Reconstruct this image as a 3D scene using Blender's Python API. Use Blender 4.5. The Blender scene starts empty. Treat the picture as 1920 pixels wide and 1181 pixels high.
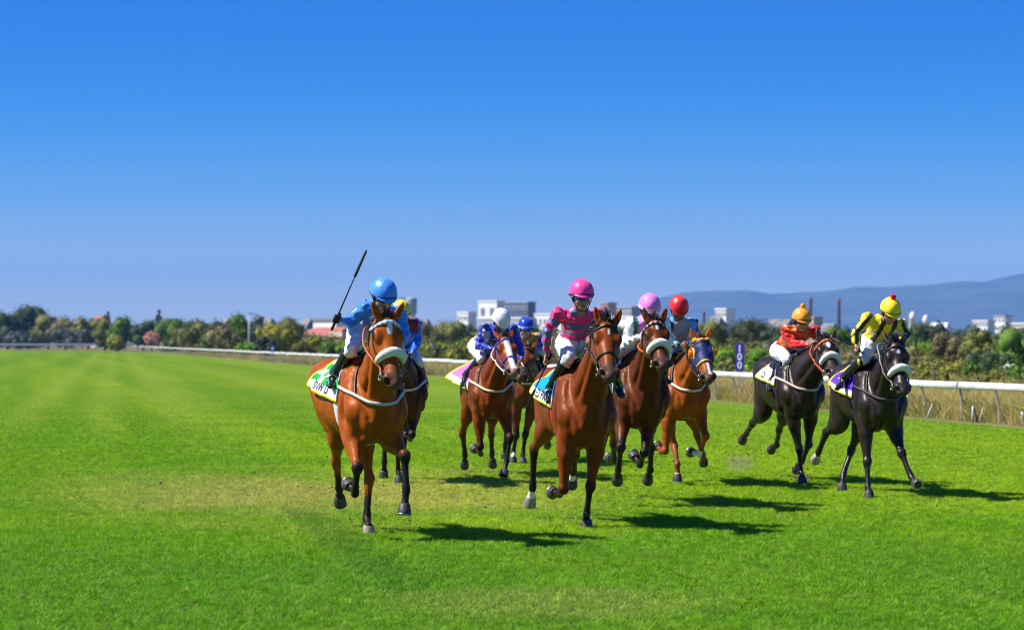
import bpy, bmesh, math, random
import numpy as np
from mathutils import Vector, Matrix, Euler

random.seed(7); RNG = np.random.default_rng(7)
sc = bpy.context.scene
COL = sc.collection

# ------------------------------------------------------------------ camera
CAM_H, FPX, HORIZON, IMW, IMH = 1.75, 5000.0, 640.0, 1920.0, 1181.0
cam_data = bpy.data.cameras.new('camera')
cam = bpy.data.objects.new('camera', cam_data); COL.objects.link(cam)
cam.location = (0, 0, CAM_H)
cam.rotation_euler = (math.radians(90), 0, 0)
cam_data.sensor_width = 36.0
cam_data.lens = FPX / IMW * 36.0
cam_data.shift_y = (HORIZON - IMH / 2) / IMW
cam_data.clip_end = 60000
cam_data.clip_start = 0.5
cam_data.dof.use_dof = True
cam_data.dof.focus_distance = 25.5
cam_data.dof.aperture_fstop = 3.3
sc.camera = cam

# ------------------------------------------------------------------ sky, sun, exposure
SUN_EL, SUN_AZ = math.radians(50), math.radians(-93)      # azimuth measured from +Y towards +X
world = bpy.data.worlds.new('World'); sc.world = world
world.use_nodes = True
wn, wl = world.node_tree.nodes, world.node_tree.links
wn.clear()
w_out = wn.new('ShaderNodeOutputWorld'); w_bg = wn.new('ShaderNodeBackground')
w_sky = wn.new('ShaderNodeTexSky'); w_sky.sky_type = 'NISHITA'; w_sky.sun_disc = False
w_sky.sun_elevation = SUN_EL; w_sky.sun_rotation = SUN_AZ
w_sky.altitude = 0; w_sky.air_density = 1.0; w_sky.dust_density = 0.2; w_sky.ozone_density = 2.5
w_tc = wn.new('ShaderNodeTexCoord'); w_sep = wn.new('ShaderNodeSeparateXYZ')
w_ramp = wn.new('ShaderNodeValToRGB')
e = w_ramp.color_ramp.elements; w_ramp.color_ramp.interpolation = 'B_SPLINE'
e[0].position = 0.0; e[0].color = (0.86, 0.86, 1.0, 1)
e[1].position = 1.0; e[1].color = (0.03, 0.17, 0.46, 1)
for pos, c in ((0.031, (0.38, 0.50, 0.80, 1)), (0.054, (0.13, 0.34, 0.72, 1)), (0.09, (0.0, 0.225, 0.65, 1)), (0.125, (0.0, 0.185, 0.60, 1)), (0.25, (0.01, 0.175, 0.55, 1))):
    n_ = e.new(pos); n_.color = c
w_mul = wn.new('ShaderNodeMix'); w_mul.data_type = 'RGBA'; w_mul.blend_type = 'MULTIPLY'; w_mul.inputs[0].default_value = 1.0
w_bg.inputs['Strength'].default_value = 0.14
wl.new(w_tc.outputs['Generated'], w_sep.inputs[0]); wl.new(w_sep.outputs['Z'], w_ramp.inputs[0])
wl.new(w_sky.outputs[0], w_mul.inputs[6]); wl.new(w_ramp.outputs[0], w_mul.inputs[7])
wl.new(w_mul.outputs[2], w_bg.inputs[0]); wl.new(w_bg.outputs[0], w_out.inputs[0])

sun_data = bpy.data.lights.new('sun', 'SUN'); sun_data.energy = 5.0; sun_data.angle = math.radians(0.5)
sun_data.color = (1.0, 0.95, 0.86)
sun = bpy.data.objects.new('sun', sun_data); COL.objects.link(sun)
to_sun = Vector((math.sin(SUN_AZ) * math.cos(SUN_EL), math.cos(SUN_AZ) * math.cos(SUN_EL), math.sin(SUN_EL)))
sun.rotation_euler = to_sun.to_track_quat('Z', 'Y').to_euler()
sun.location = (-30, 20, 40)

vs = sc.view_settings
vs.view_transform = 'Standard'; vs.look = 'None'; vs.exposure = 0.65; vs.gamma = 1.0; vs.use_curve_mapping = False
sc.cycles.use_denoising = True; sc.cycles.filter_width = 1.05
sc.cycles.max_bounces = 6; sc.cycles.diffuse_bounces = 3; sc.cycles.glossy_bounces = 2
sc.cycles.transmission_bounces = 4; sc.cycles.volume_bounces = 0; sc.cycles.transparent_max_bounces = 8

# ------------------------------------------------------------------ helpers: materials and meshes
def srgb(r, g, b):
    f = lambda c: (c / 255) / 12.92 if c / 255 <= 0.04045 else ((c / 255 + 0.055) / 1.055) ** 2.4
    return (f(r), f(g), f(b))

MATS = {}
def mat(name, color=(0.5, 0.5, 0.5), rough=0.6, spec=0.4, noise=0.0, nscale=20.0, bump=0.0, bscale=60.0, attr=False,
        metal=0.0, sheen=0.0, coat=0.0, trans=0.0, hair=False, folds=0.0, tint=None):
    if name in MATS: return MATS[name]
    m = bpy.data.materials.new(name); m.use_nodes = True
    nt = m.node_tree; N, L = nt.nodes, nt.links
    p = N['Principled BSDF']
    p.inputs['Roughness'].default_value = rough
    p.inputs['Specular IOR Level'].default_value = spec
    p.inputs['Metallic'].default_value = metal
    if tint: p.inputs['Specular Tint'].default_value = (*tint, 1)
    if sheen: p.inputs['Sheen Weight'].default_value = sheen
    if coat: p.inputs['Coat Weight'].default_value = coat; p.inputs['Coat Roughness'].default_value = 0.25
    tc = N.new('ShaderNodeTexCoord')
    if attr:
        a = N.new('ShaderNodeAttribute'); a.attribute_name = 'Col'; src = a.outputs['Color']
    else:
        c = N.new('ShaderNodeRGB'); c.outputs[0].default_value = (*color, 1); src = c.outputs[0]
    nz = N.new('ShaderNodeTexNoise'); nz.inputs['Scale'].default_value = nscale; nz.inputs['Detail'].default_value = 4
    L.new(tc.outputs['Object'], nz.inputs['Vector'])
    mr = N.new('ShaderNodeMapRange'); mr.inputs[1].default_value = 0.3; mr.inputs[2].default_value = 0.7
    mr.inputs[3].default_value = 1 - noise; mr.inputs[4].default_value = 1 + noise
    L.new(nz.outputs['Fac'], mr.inputs[0])
    mx = N.new('ShaderNodeMix'); mx.data_type = 'RGBA'; mx.blend_type = 'MULTIPLY'; mx.inputs[0].default_value = 1.0
    L.new(src, mx.inputs[6]); L.new(mr.outputs[0], mx.inputs[7]); L.new(mx.outputs[2], p.inputs['Base Color'])
    if folds:
        nf = N.new('ShaderNodeTexNoise'); nf.noise_type = 'RIDGED_MULTIFRACTAL'; nf.normalize = True; nf.inputs['Scale'].default_value = 7.0; nf.inputs['Detail'].default_value = 2.5; nf.inputs['Distortion'].default_value = .6
        L.new(tc.outputs['Object'], nf.inputs['Vector']); bf_ = N.new('ShaderNodeBump'); bf_.inputs['Strength'].default_value = folds; bf_.inputs['Distance'].default_value = .03
        L.new(nf.outputs['Fac'], bf_.inputs['Height']); L.new(bf_.outputs[0], p.inputs['Normal'])
    elif bump:
        nb = N.new('ShaderNodeTexNoise'); nb.inputs['Scale'].default_value = bscale; nb.inputs['Detail'].default_value = 5
        L.new(tc.outputs['Object'], nb.inputs['Vector'])
        if hair:                                        # short coat: fine streaks break the shine
            mp = N.new('ShaderNodeMapping'); mp.inputs['Scale'].default_value = (260, 90, 60); L.new(tc.outputs['Object'], mp.inputs[0])
            n2 = N.new('ShaderNodeTexNoise'); n2.inputs['Scale'].default_value = 1.0; n2.inputs['Detail'].default_value = 3; L.new(mp.outputs[0], n2.inputs['Vector'])
            r2 = N.new('ShaderNodeMapRange'); L.new(n2.outputs['Fac'], r2.inputs[0]); r2.inputs[1].default_value = .3; r2.inputs[2].default_value = .7; r2.inputs[3].default_value = rough - .10; r2.inputs[4].default_value = rough + .24
            L.new(r2.outputs[0], p.inputs['Roughness'])
        b = N.new('ShaderNodeBump'); b.inputs['Strength'].default_value = bump; b.inputs['Distance'].default_value = 0.01
        L.new(nb.outputs['Fac'], b.inputs['Height']); L.new(b.outputs[0], p.inputs['Normal'])
    MATS[name] = m
    return m

def new_obj(name, me, parent=None, m=None):
    o = bpy.data.objects.new(name, me); COL.objects.link(o)
    if parent is not None: o.parent = parent
    if m is not None: me.materials.append(m)
    return o

def np_mesh(name, verts, faces, cols=None, smooth=True):
    """verts (N,3); faces: (M,4) or (M,3) int array, or list of arrays."""
    me = bpy.data.meshes.new(name)
    verts = np.asarray(verts, dtype=np.float32)
    if not isinstance(faces, list): faces = [faces]
    faces = [np.asarray(f, dtype=np.int32) for f in faces if len(f)]
    me.vertices.add(len(verts)); me.vertices.foreach_set('co', verts.ravel())
    loops = np.concatenate([f.ravel() for f in faces])
    tot = np.concatenate([np.full(len(f), f.shape[1], dtype=np.int32) for f in faces])
    start = np.concatenate([[0], np.cumsum(tot)[:-1]]).astype(np.int32)
    me.loops.add(len(loops)); me.loops.foreach_set('vertex_index', loops)
    me.polygons.add(len(tot)); me.polygons.foreach_set('loop_start', start); me.polygons.foreach_set('loop_total', tot)
    me.update(calc_edges=True); me.validate()
    if smooth: me.polygons.foreach_set('use_smooth', np.ones(len(me.polygons), dtype=bool))
    if cols is not None and len(me.vertices) == len(cols):
        at = me.color_attributes.new('Col', 'FLOAT_COLOR', 'POINT')
        c4 = np.ones((len(cols), 4), dtype=np.float32); c4[:, :3] = cols
        at.data.foreach_set('color', c4.ravel())
    return me

def build(name, verts, faces, m, parent=None, cols=None, smooth=True):
    return new_obj(name, np_mesh(name, verts, faces, cols, smooth), parent, m)

class MB:
    """collects simple shapes into one mesh"""
    def __init__(s): s.v = []; s.f = []
    def add(s, vs, fs):
        b = len(s.v); s.v += [tuple(v) for v in vs]; s.f += [tuple(i + b for i in f) for f in fs]; return s
    def box(s, c, size, rz=0.0, taper=1.0):
        hx, hy, hz = size[0] / 2, size[1] / 2, size[2] / 2; cs, sn = math.cos(rz), math.sin(rz); vs = []
        for dz in (-1, 1):
            t = taper if dz > 0 else 1.0
            for dx, dy in ((-1, -1), (1, -1), (1, 1), (-1, 1)):
                x, y = dx * hx * t, dy * hy * t
                vs.append((c[0] + x * cs - y * sn, c[1] + x * sn + y * cs, c[2] + dz * hz))
        return s.add(vs, [(3, 2, 1, 0), (4, 5, 6, 7), (0, 1, 5, 4), (1, 2, 6, 5), (2, 3, 7, 6), (3, 0, 4, 7)])
    def tube(s, pts, r, n=8, caps=True):
        pts = [Vector(p) for p in pts]
        rr = r if isinstance(r, (list, tuple)) else [r] * len(pts)
        rings = []; up = Vector((0, 0, 1))
        for i, p in enumerate(pts):
            t = (pts[min(i + 1, len(pts) - 1)] - pts[max(i - 1, 0)]).normalized()
            a = up if abs(t.dot(up)) < 0.95 else Vector((1, 0, 0))
            u = t.cross(a).normalized(); w = u.cross(t)
            rings.append([p + (u * math.cos(k * 2 * math.pi / n) + w * math.sin(k * 2 * math.pi / n)) * rr[i] for k in range(n)])
        vs = [v for ring in rings for v in ring]; fs = []
        for i in range(len(pts) - 1):
            for k in range(n):
                k2 = (k + 1) % n
                fs.append((i * n + k, i * n + k2, (i + 1) * n + k2, (i + 1) * n + k))
        if caps: fs.append(tuple(range(n))[::-1]); fs.append(tuple((len(pts) - 1) * n + k for k in range(n)))
        return s.add(vs, fs)
    def lathe(s, prof, n=16, c=(0, 0, 0), M=None):
        vs = []
        for r, z in prof:
            for k in range(n):
                a = 2 * math.pi * k / n; v = Vector((r * math.cos(a), r * math.sin(a), z))
                vs.append((M @ v if M is not None else v) + Vector(c))
        fs = []
        for i in range(len(prof) - 1):
            for k in range(n):
                k2 = (k + 1) % n; fs.append((i * n + k, i * n + k2, (i + 1) * n + k2, (i + 1) * n + k))
        fs.append(tuple(range(n))[::-1]); fs.append(tuple((len(prof) - 1) * n + k for k in range(n)))
        return s.add(vs, fs)
    def build(s, name, m, parent=None, smooth=False):
        me = bpy.data.meshes.new(name); me.from_pydata(s.v, [], s.f); me.update()
        if smooth:
            me.polygons.foreach_set('use_smooth', np.ones(len(me.polygons), dtype=bool))
        return new_obj(name, me, parent, m)

def empty(name, loc=(0, 0, 0), rz=0.0):
    o = bpy.data.objects.new(name, None); COL.objects.link(o); o.location = loc; o.rotation_euler = (0, 0, rz)
    o.empty_display_size = 0.2
    return o

def tag(o, label, cat, group=None, kind=None):
    o['label'] = label
    if cat: o['category'] = cat
    if group: o['group'] = group
    if kind: o['kind'] = kind
    return o

def at(px, py, d):
    """the place on the ray through a picture point at distance d: used only to lay things out"""
    return Vector(((px - 960) / FPX * d, d, CAM_H - (py - HORIZON) / FPX * d))
def ground_at(px, d): return Vector(((px - 960) / FPX * d, d, 0))

# ------------------------------------------------------------------ implicit surfaces: grid, primitives, mesher
def smin(a, b, k):
    h = np.maximum(k - np.abs(a - b), 0) / k
    return np.minimum(a, b) - h * h * k * 0.25

def catmull(P, n):
    P = np.asarray(P, dtype=np.float64)
    Q = np.vstack([2 * P[0] - P[1], P, 2 * P[-1] - P[-2]]); out = []
    for i in range(len(P) - 1):
        p0, p1, p2, p3 = Q[i:i + 4]
        for t in np.linspace(0, 1, n, endpoint=False):
            out.append(0.5 * ((2 * p1) + (-p0 + p2) * t + (2 * p0 - 5 * p1 + 4 * p2 - p3) * t * t + (-p0 + 3 * p1 - 3 * p2 + p3) * t ** 3))
    out.append(P[-1]); return np.array(out)

class Grid:
    def __init__(s, lo, hi, h):
        s.lo = np.array(lo, dtype=np.float64); s.h = h
        s.n = np.ceil((np.array(hi) - s.lo) / h).astype(int) + 1
        s.ax = [(s.lo[i] + np.arange(s.n[i]) * h).astype(np.float32) for i in range(3)]
        s.f = np.full(s.n, 0.5, dtype=np.float32)
    def like(s):
        g = Grid.__new__(Grid); g.lo, g.h, g.n, g.ax = s.lo, s.h, s.n, s.ax
        g.f = np.full(s.n, 0.5, dtype=np.float32); return g
    def sl(s, lo, hi):
        a = np.clip(np.floor((np.asarray(lo) - s.lo) / s.h).astype(int), 0, s.n)
        b = np.clip(np.ceil((np.asarray(hi) - s.lo) / s.h).astype(int) + 1, 0, s.n)
        if np.any(b <= a): return None
        return tuple(slice(i, j) for i, j in zip(a, b))
    def pts(s, sl):
        return (s.ax[0][sl[0]][:, None, None], s.ax[1][sl[1]][None, :, None], s.ax[2][sl[2]][None, None, :])
    def put(s, sl, d, k, sub=False):
        if sub: s.f[sl] = -smin(-s.f[sl], d, k) if k else np.maximum(s.f[sl], -d)
        elif k: s.f[sl] = smin(s.f[sl], d, k)
        else: s.f[sl] = np.minimum(s.f[sl], d)
    def seg(s, a, b, ra, rb, k=0.02, side=(1, 0, 0), sub=False, acc=None):
        """tapered segment; ra, rb = (radius along side, radius across)"""
        a = np.asarray(a, float); b = np.asarray(b, float)
        ra = np.atleast_1d(np.asarray(ra, float)); rb = np.atleast_1d(np.asarray(rb, float))
        if len(ra) == 1: ra = np.repeat(ra, 2)
        if len(rb) == 1: rb = np.repeat(rb, 2)
        m = max(ra.max(), rb.max()) + k + 3 * s.h
        if acc is not None: m = max(ra.max(), rb.max()) + acc[2] + 3 * s.h
        sl = s.sl(np.minimum(a, b) - m, np.maximum(a, b) + m)
        if sl is None: return
        X, Y, Z = s.pts(sl)
        ab = b - a; L2 = max(ab @ ab, 1e-9)
        t = np.clip(((X - a[0]) * ab[0] + (Y - a[1]) * ab[1] + (Z - a[2]) * ab[2]) / L2, 0, 1)
        dx = X - a[0] - t * ab[0]; dy = Y - a[1] - t * ab[1]; dz = Z - a[2] - t * ab[2]
        d2 = dx * dx + dy * dy + dz * dz
        sd = np.asarray(side, float); sd = sd / np.linalg.norm(sd)
        u = dx * sd[0] + dy * sd[1] + dz * sd[2]
        ru = ra[0] + t * (rb[0] - ra[0]); rv = ra[1] + t * (rb[1] - ra[1])
        q = np.sqrt((u / ru) ** 2 + np.maximum(d2 - u * u, 0) / rv ** 2) + 1e-6
        r = np.sqrt(d2)
        d = np.where(q > 0.05, r * (1 - 1 / q), -np.minimum(ru, rv)).astype(np.float32)
        if acc is not None:
            o_ = [max(sl[i].start, acc[1][i].start) for i in range(3)]; e_ = [min(sl[i].stop, acc[1][i].stop) for i in range(3)]
            if any(e_[i] <= o_[i] for i in range(3)): return
            A_ = tuple(slice(o_[i] - acc[1][i].start, e_[i] - acc[1][i].start) for i in range(3)); D_ = tuple(slice(o_[i] - sl[i].start, e_[i] - sl[i].start) for i in range(3))
            acc[0][A_] = np.minimum(acc[0][A_], d[D_]); return
        s.put(sl, d, k, sub)
    def chain(s, st, k=0.03, side=(1, 0, 0), n=4, sub=False):
        """stations (x, y, z, ru, rv) joined by a smooth spline"""
        C = catmull(np.array(st, float), n); m = C[:, 3:5].max() + k + 3 * s.h
        sl = s.sl(C[:, :3].min(0) - m, C[:, :3].max(0) + m)
        if sl is None: return
        buf = np.full(tuple(q.stop - q.start for q in sl), .5, dtype=np.float32)
        for i in range(len(C) - 1):
            s.seg(C[i, :3], C[i + 1, :3], C[i, 3:5], C[i + 1, 3:5], 0, side, acc=(buf, sl, k))
        s.put(sl, buf, k, sub)
    def ell(s, c, r, R=None, k=0.03, sub=False):
        c = np.asarray(c, float); r = np.asarray(r, float)
        m = r.max() + k + 3 * s.h
        sl = s.sl(c - m, c + m)
        if sl is None: return
        X, Y, Z = s.pts(sl); P = [X - c[0], Y - c[1], Z - c[2]]
        if R is not None:
            R = np.asarray(R, float)          # rows are the axes of the ellipsoid
            Q = [R[i, 0] * P[0] + R[i, 1] * P[1] + R[i, 2] * P[2] for i in range(3)]
        else: Q = P
        q = np.sqrt((Q[0] / r[0]) ** 2 + (Q[1] / r[1]) ** 2 + (Q[2] / r[2]) ** 2) + 1e-6
        rr = np.sqrt(P[0] ** 2 + P[1] ** 2 + P[2] ** 2)
        d = np.where(q > 0.05, rr * (1 - 1 / q), -r.min())
        s.put(sl, d.astype(np.float32), k, sub)
    def sample(s, P):
        P = (np.asarray(P, float) - s.lo) / s.h
        P = np.clip(P, 0, np.array(s.n) - 1.001); i = P.astype(int); f = P - i
        out = 0
        for dx in (0, 1):
            for dy in (0, 1):
                for dz in (0, 1):
                    w = (f[:, 0] if dx else 1 - f[:, 0]) * (f[:, 1] if dy else 1 - f[:, 1]) * (f[:, 2] if dz else 1 - f[:, 2])
                    out = out + w * s.f[i[:, 0] + dx, i[:, 1] + dy, i[:, 2] + dz]
        return out
    def grad(s, P):
        P = np.asarray(P, float); e_ = s.h * 1.5; g = np.zeros_like(P)
        for k in range(3):
            d = np.zeros(3); d[k] = e_
            g[:, k] = s.sample(P + d) - s.sample(P - d)
        return g / (np.linalg.norm(g, axis=1, keepdims=True) + 1e-9)
    def project(s, P, off=0.0, it=8):
        P = np.array(P, float)
        for _ in range(it):
            P -= s.grad(P) * (s.sample(P) - off)[:, None] * 0.8
        return P, s.grad(P)
    def mesh(s, iso=0.0, smooth_it=1):
        f = s.f - iso
        neg = f < 0
        cnt = np.zeros(np.array(s.n) - 1, dtype=np.int8)
        for dx in (0, 1):
            for dy in (0, 1):
                for dz in (0, 1):
                    cnt += neg[dx:s.n[0] - 1 + dx, dy:s.n[1] - 1 + dy, dz:s.n[2] - 1 + dz]
        act = (cnt > 0) & (cnt < 8)
        idx = np.argwhere(act); N = len(idx)
        if N == 0: return np.zeros((0, 3)), np.zeros((0, 4), int)
        imap = np.full(act.shape, -1, dtype=np.int32); imap[act] = np.arange(N)
        cv = {}
        for c in range(8):
            o = np.array([c & 1, (c >> 1) & 1, c >> 2]); j = idx + o
            cv[c] = f[j[:, 0], j[:, 1], j[:, 2]].astype(np.float64)
        acc = np.zeros((N, 3)); num = np.zeros(N)
        for c0 in range(8):
            for b in range(3):
                if c0 & (1 << b): continue
                c1 = c0 | (1 << b); v0, v1 = cv[c0], cv[c1]
                m = (v0 < 0) != (v1 < 0)
                t = np.where(m, v0 / np.where(m, v0 - v1, 1), 0)
                p = np.tile(np.array([c0 & 1, (c0 >> 1) & 1, c0 >> 2], float), (N, 1)); p[:, b] += t
                acc += p * m[:, None]; num += m
        V = s.lo + (idx + acc / num[:, None]) * s.h
        F = []
        for b in range(3):
            sl0 = [slice(None)] * 3; sl1 = [slice(None)] * 3
            sl0[b] = slice(0, -1); sl1[b] = slice(1, None)
            a0, a1 = neg[tuple(sl0)], neg[tuple(sl1)]
            E = np.argwhere(a0 != a1); ins = a0[E[:, 0], E[:, 1], E[:, 2]]
            o1, o2 = [(1, 2), (2, 0), (0, 1)][b]
            ok = (E[:, o1] > 0) & (E[:, o2] > 0) & (E[:, o1] < s.n[o1] - 1) & (E[:, o2] < s.n[o2] - 1)
            E, ins = E[ok], ins[ok]
            q = []
            for d1, d2 in ((-1, -1), (0, -1), (0, 0), (-1, 0)):
                j = E.copy(); j[:, o1] += d1; j[:, o2] += d2
                q.append(imap[j[:, 0], j[:, 1], j[:, 2]])
            q = np.stack(q, 1); q[~ins] = q[~ins][:, ::-1]
            F.append(q)
        F = np.concatenate(F); F = F[(F >= 0).all(1)]
        for _ in range(smooth_it):                      # light smoothing along the mesh
            A = np.zeros_like(V); n_ = np.zeros(N)
            for i in range(4):
                a, b2 = F[:, i], F[:, (i + 1) % 4]
                for k in range(3):
                    A[:, k] += np.bincount(a, V[b2, k], N) + np.bincount(b2, V[a, k], N)
                n_ += np.bincount(a, minlength=N) + np.bincount(b2, minlength=N)
            V = V * 0.5 + 0.5 * A / np.maximum(n_, 1)[:, None]
        return V, F

def noise3(P, scale, seed=0, octs=3):
    """cheap smooth pseudo noise in about -1..1"""
    r = np.random.default_rng(seed); out = np.zeros(len(P)); amp = 1.0; tot = 0
    for o in range(octs):
        for _ in range(4):
            d = r.normal(size=3); d /= np.linalg.norm(d)
            out += amp * np.sin((P @ d) * scale * (2 ** o) * r.uniform(0.7, 1.4) + r.uniform(0, 6.28)); tot += amp * 0.6
        amp *= 0.55
    return out / tot
def sstep(a, b, x):
    t = np.clip((np.asarray(x, float) - a) / (b - a), 0, 1); return t * t * (3 - 2 * t)

def text_mesh(txt, bold=0.0):
    cu = bpy.data.curves.new('txt', 'FONT'); cu.body = txt; cu.align_x = 'CENTER'; cu.align_y = 'CENTER'; cu.offset = bold
    o = bpy.data.objects.new('txt', cu); COL.objects.link(o)
    bpy.context.view_layer.update()
    me = o.evaluated_get(bpy.context.evaluated_depsgraph_get()).to_mesh()
    bm = bmesh.new(); bm.from_mesh(me); bmesh.ops.triangulate(bm, faces=bm.faces[:])
    V = np.array([v.co[:] for v in bm.verts]); F = np.array([[v.index for v in f.verts] for f in bm.faces])
    bm.free(); bpy.data.objects.remove(o); bpy.data.curves.remove(cu)
    return V, F


GRASS, HAZE = 1.0, 9.0e-5
# ------------------------------------------------------------------ setting: ground, turf, rail, verge
SLOPE = -0.18                                           # the home straight runs away to the left of the camera's axis
def rail_x(y): return 10.56 + SLOPE * (y - 55)

def turf_colour(N, L):
    """node tree: colour of the turf from world position (mown lanes, worn band, patches)"""
    def nd(t, **kw):
        n = N.new(t)
        for k, v in kw.items(): setattr(n, k, v)
        return n
    def math_(op, a, b=None, c=None):
        n = nd('ShaderNodeMath', operation=op)
        for i, x in enumerate((a, b, c)):
            if x is None: continue
            if isinstance(x, (int, float)): n.inputs[i].default_value = x
            else: L.new(x, n.inputs[i])
        return n.outputs[0]
    def rng(x, a, b, c, d, smooth=True):
        n = nd('ShaderNodeMapRange'); n.interpolation_type = 'SMOOTHSTEP' if smooth else 'LINEAR'
        L.new(x, n.inputs[0])
        for i, v in enumerate((a, b, c, d)): n.inputs[i + 1].default_value = v
        return n.outputs[0]
    def mix(f, a, b):
        n = nd('ShaderNodeMix', data_type='RGBA')
        if isinstance(f, (int, float)): n.inputs[0].default_value = f
        else: L.new(f, n.inputs[0])
        for i, x in ((6, a), (7, b)):
            if isinstance(x, tuple): n.inputs[i].default_value = (*x, 1)
            else: L.new(x, n.inputs[i])
        return n.outputs[2]
    def noise(vec, scale, detail=3, dim='3D'):
        n = nd('ShaderNodeTexNoise'); n.inputs['Scale'].default_value = scale; n.inputs['Detail'].default_value = detail
        L.new(vec, n.inputs['Vector']); return n.outputs['Fac']
    geo = nd('ShaderNodeNewGeometry'); sep = nd('ShaderNodeSeparateXYZ'); L.new(geo.outputs['Position'], sep.inputs[0])
    X, Y = sep.outputs[0], sep.outputs[1]
    u = math_('MULTIPLY_ADD', Y, -SLOPE, X)              # across the course
    comb = nd('ShaderNodeCombineXYZ'); L.new(u, comb.inputs[0]); L.new(math_('MULTIPLY', Y, 0.02), comb.inputs[1])
    lanes = noise(comb.outputs[0], 0.34, 2)
    fine = noise(comb.outputs[0], 1.3, 2)
    flat = nd('ShaderNodeCombineXYZ'); L.new(X, flat.inputs[0]); L.new(Y, flat.inputs[1])
    big = noise(flat.outputs[0], 0.35, 3); mid = noise(flat.outputs[0], 2.2, 4); small = noise(flat.outputs[0], 17, 3)
    col = mix(rng(lanes, .40, .60, 0, 1), (.124, .252, .003), (.205, .322, .005))
    col = mix(rng(fine, .56, .70, 0, .55), col, (.255, .355, .022))
    col = mix(rng(big, .42, .66, 0, .75), col, (.088, .240, .002))
    col = mix(rng(mid, .45, .72, 0, .45), col, (.180, .310, .004))
    # pale lines left by the mower and the running of earlier races
    u2 = math_('MULTIPLY_ADD', Y, .149, X); u2 = math_('ADD', u2, math_('MULTIPLY_ADD', noise(flat.outputs[0], .12, 2), .8, -.4))
    cr = nd('ShaderNodeValToRGB'); cr.color_ramp.interpolation = 'B_SPLINE'; L.new(rng(u2, -8, 16, 0, 1, False), cr.inputs[0]); els = cr.color_ramp.elements
    els[0].position = 0; els[0].color = (0, 0, 0, 1); els[1].position = 1; els[1].color = (.5, .5, .5, 1)
    for uu_, vv_ in ((-6, .35), (-4.6, 0), (-2.9, 0), (-2.2, .95), (-1.6, .1), (-.9, .0), (-.25, .8), (.3, 0), (.8, .1), (1.5, .75), (2.4, .45), (3.3, .05), (5.2, .1), (6.0, .6), (7.0, .1), (9.0, .1), (10.5, .7), (12.5, .6), (13.5, .1)):
        n_ = els.new((uu_ + 8) / 24); n_.color = (vv_, vv_, vv_, 1)
    col = mix(math_('MULTIPLY', cr.outputs[0], rng(Y, 32, 75, .10, .75)), col, (.27, .36, .035))
    # nearer the camera the sward is longer and cooler in colour
    col = mix(rng(Y, 20, 26, .65, 0), col, (.074, .202, .008))
    # worn, yellowed band where the field has cut the turf
    wob = math_('MULTIPLY_ADD', noise(flat.outputs[0], .55, 4), 9.0, -4.5)
    yb = math_('ADD', Y, wob)
    band = math_('MULTIPLY', rng(yb, 24.0, 30, 0, 1), rng(yb, 30.0, 38, 1, 0))
    xr = math_('DIVIDE', X, Y)
    band = math_('MULTIPLY', band, math_('MULTIPLY', rng(xr, -.21, -.10, 0, 1), rng(xr, -.01, .055, 1, 0)))
    band = math_('MULTIPLY', band, rng(small, .30, .62, .35, 1))
    col = mix(math_('MULTIPLY', band, .88), col, (.35, .30, .085))
    yel = math_('MULTIPLY', rng(Y, 25, 30, 0, 1), rng(Y, 44, 60, 1, 0)); yel = math_('MULTIPLY', yel, rng(xr, -.06, .0, 0, 1))
    col = mix(math_('MULTIPLY', yel, rng(mid, .35, .65, .15, .65)), col, (.24, .33, .010))
    # a darker seam of longer grass and a faintly scorched spot close to the camera
    per = math_('ABSOLUTE', math_('MULTIPLY_ADD', Y, .168, math_('ADD', X, math_('MULTIPLY_ADD', mid, .5, -2.65))))
    seam = math_('MULTIPLY', rng(per, .06, .30, .45, 0), math_('MULTIPLY', rng(Y, 17, 19, 0, 1), rng(Y, 26, 29, 1, 0))); col = mix(seam, col, (.035, .13, .010))
    r2 = math_('ADD', math_('POWER', math_('MULTIPLY', math_('SUBTRACT', X, .25), .7), 2.0), math_('POWER', math_('MULTIPLY', math_('SUBTRACT', Y, 17.6), .7), 2.0))
    col = mix(math_('MULTIPLY', rng(r2, .0, 1.0, .55, 0), rng(small, .3, .6, .3, 1)), col, (.25, .27, .06))
    return col, small, mid

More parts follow.
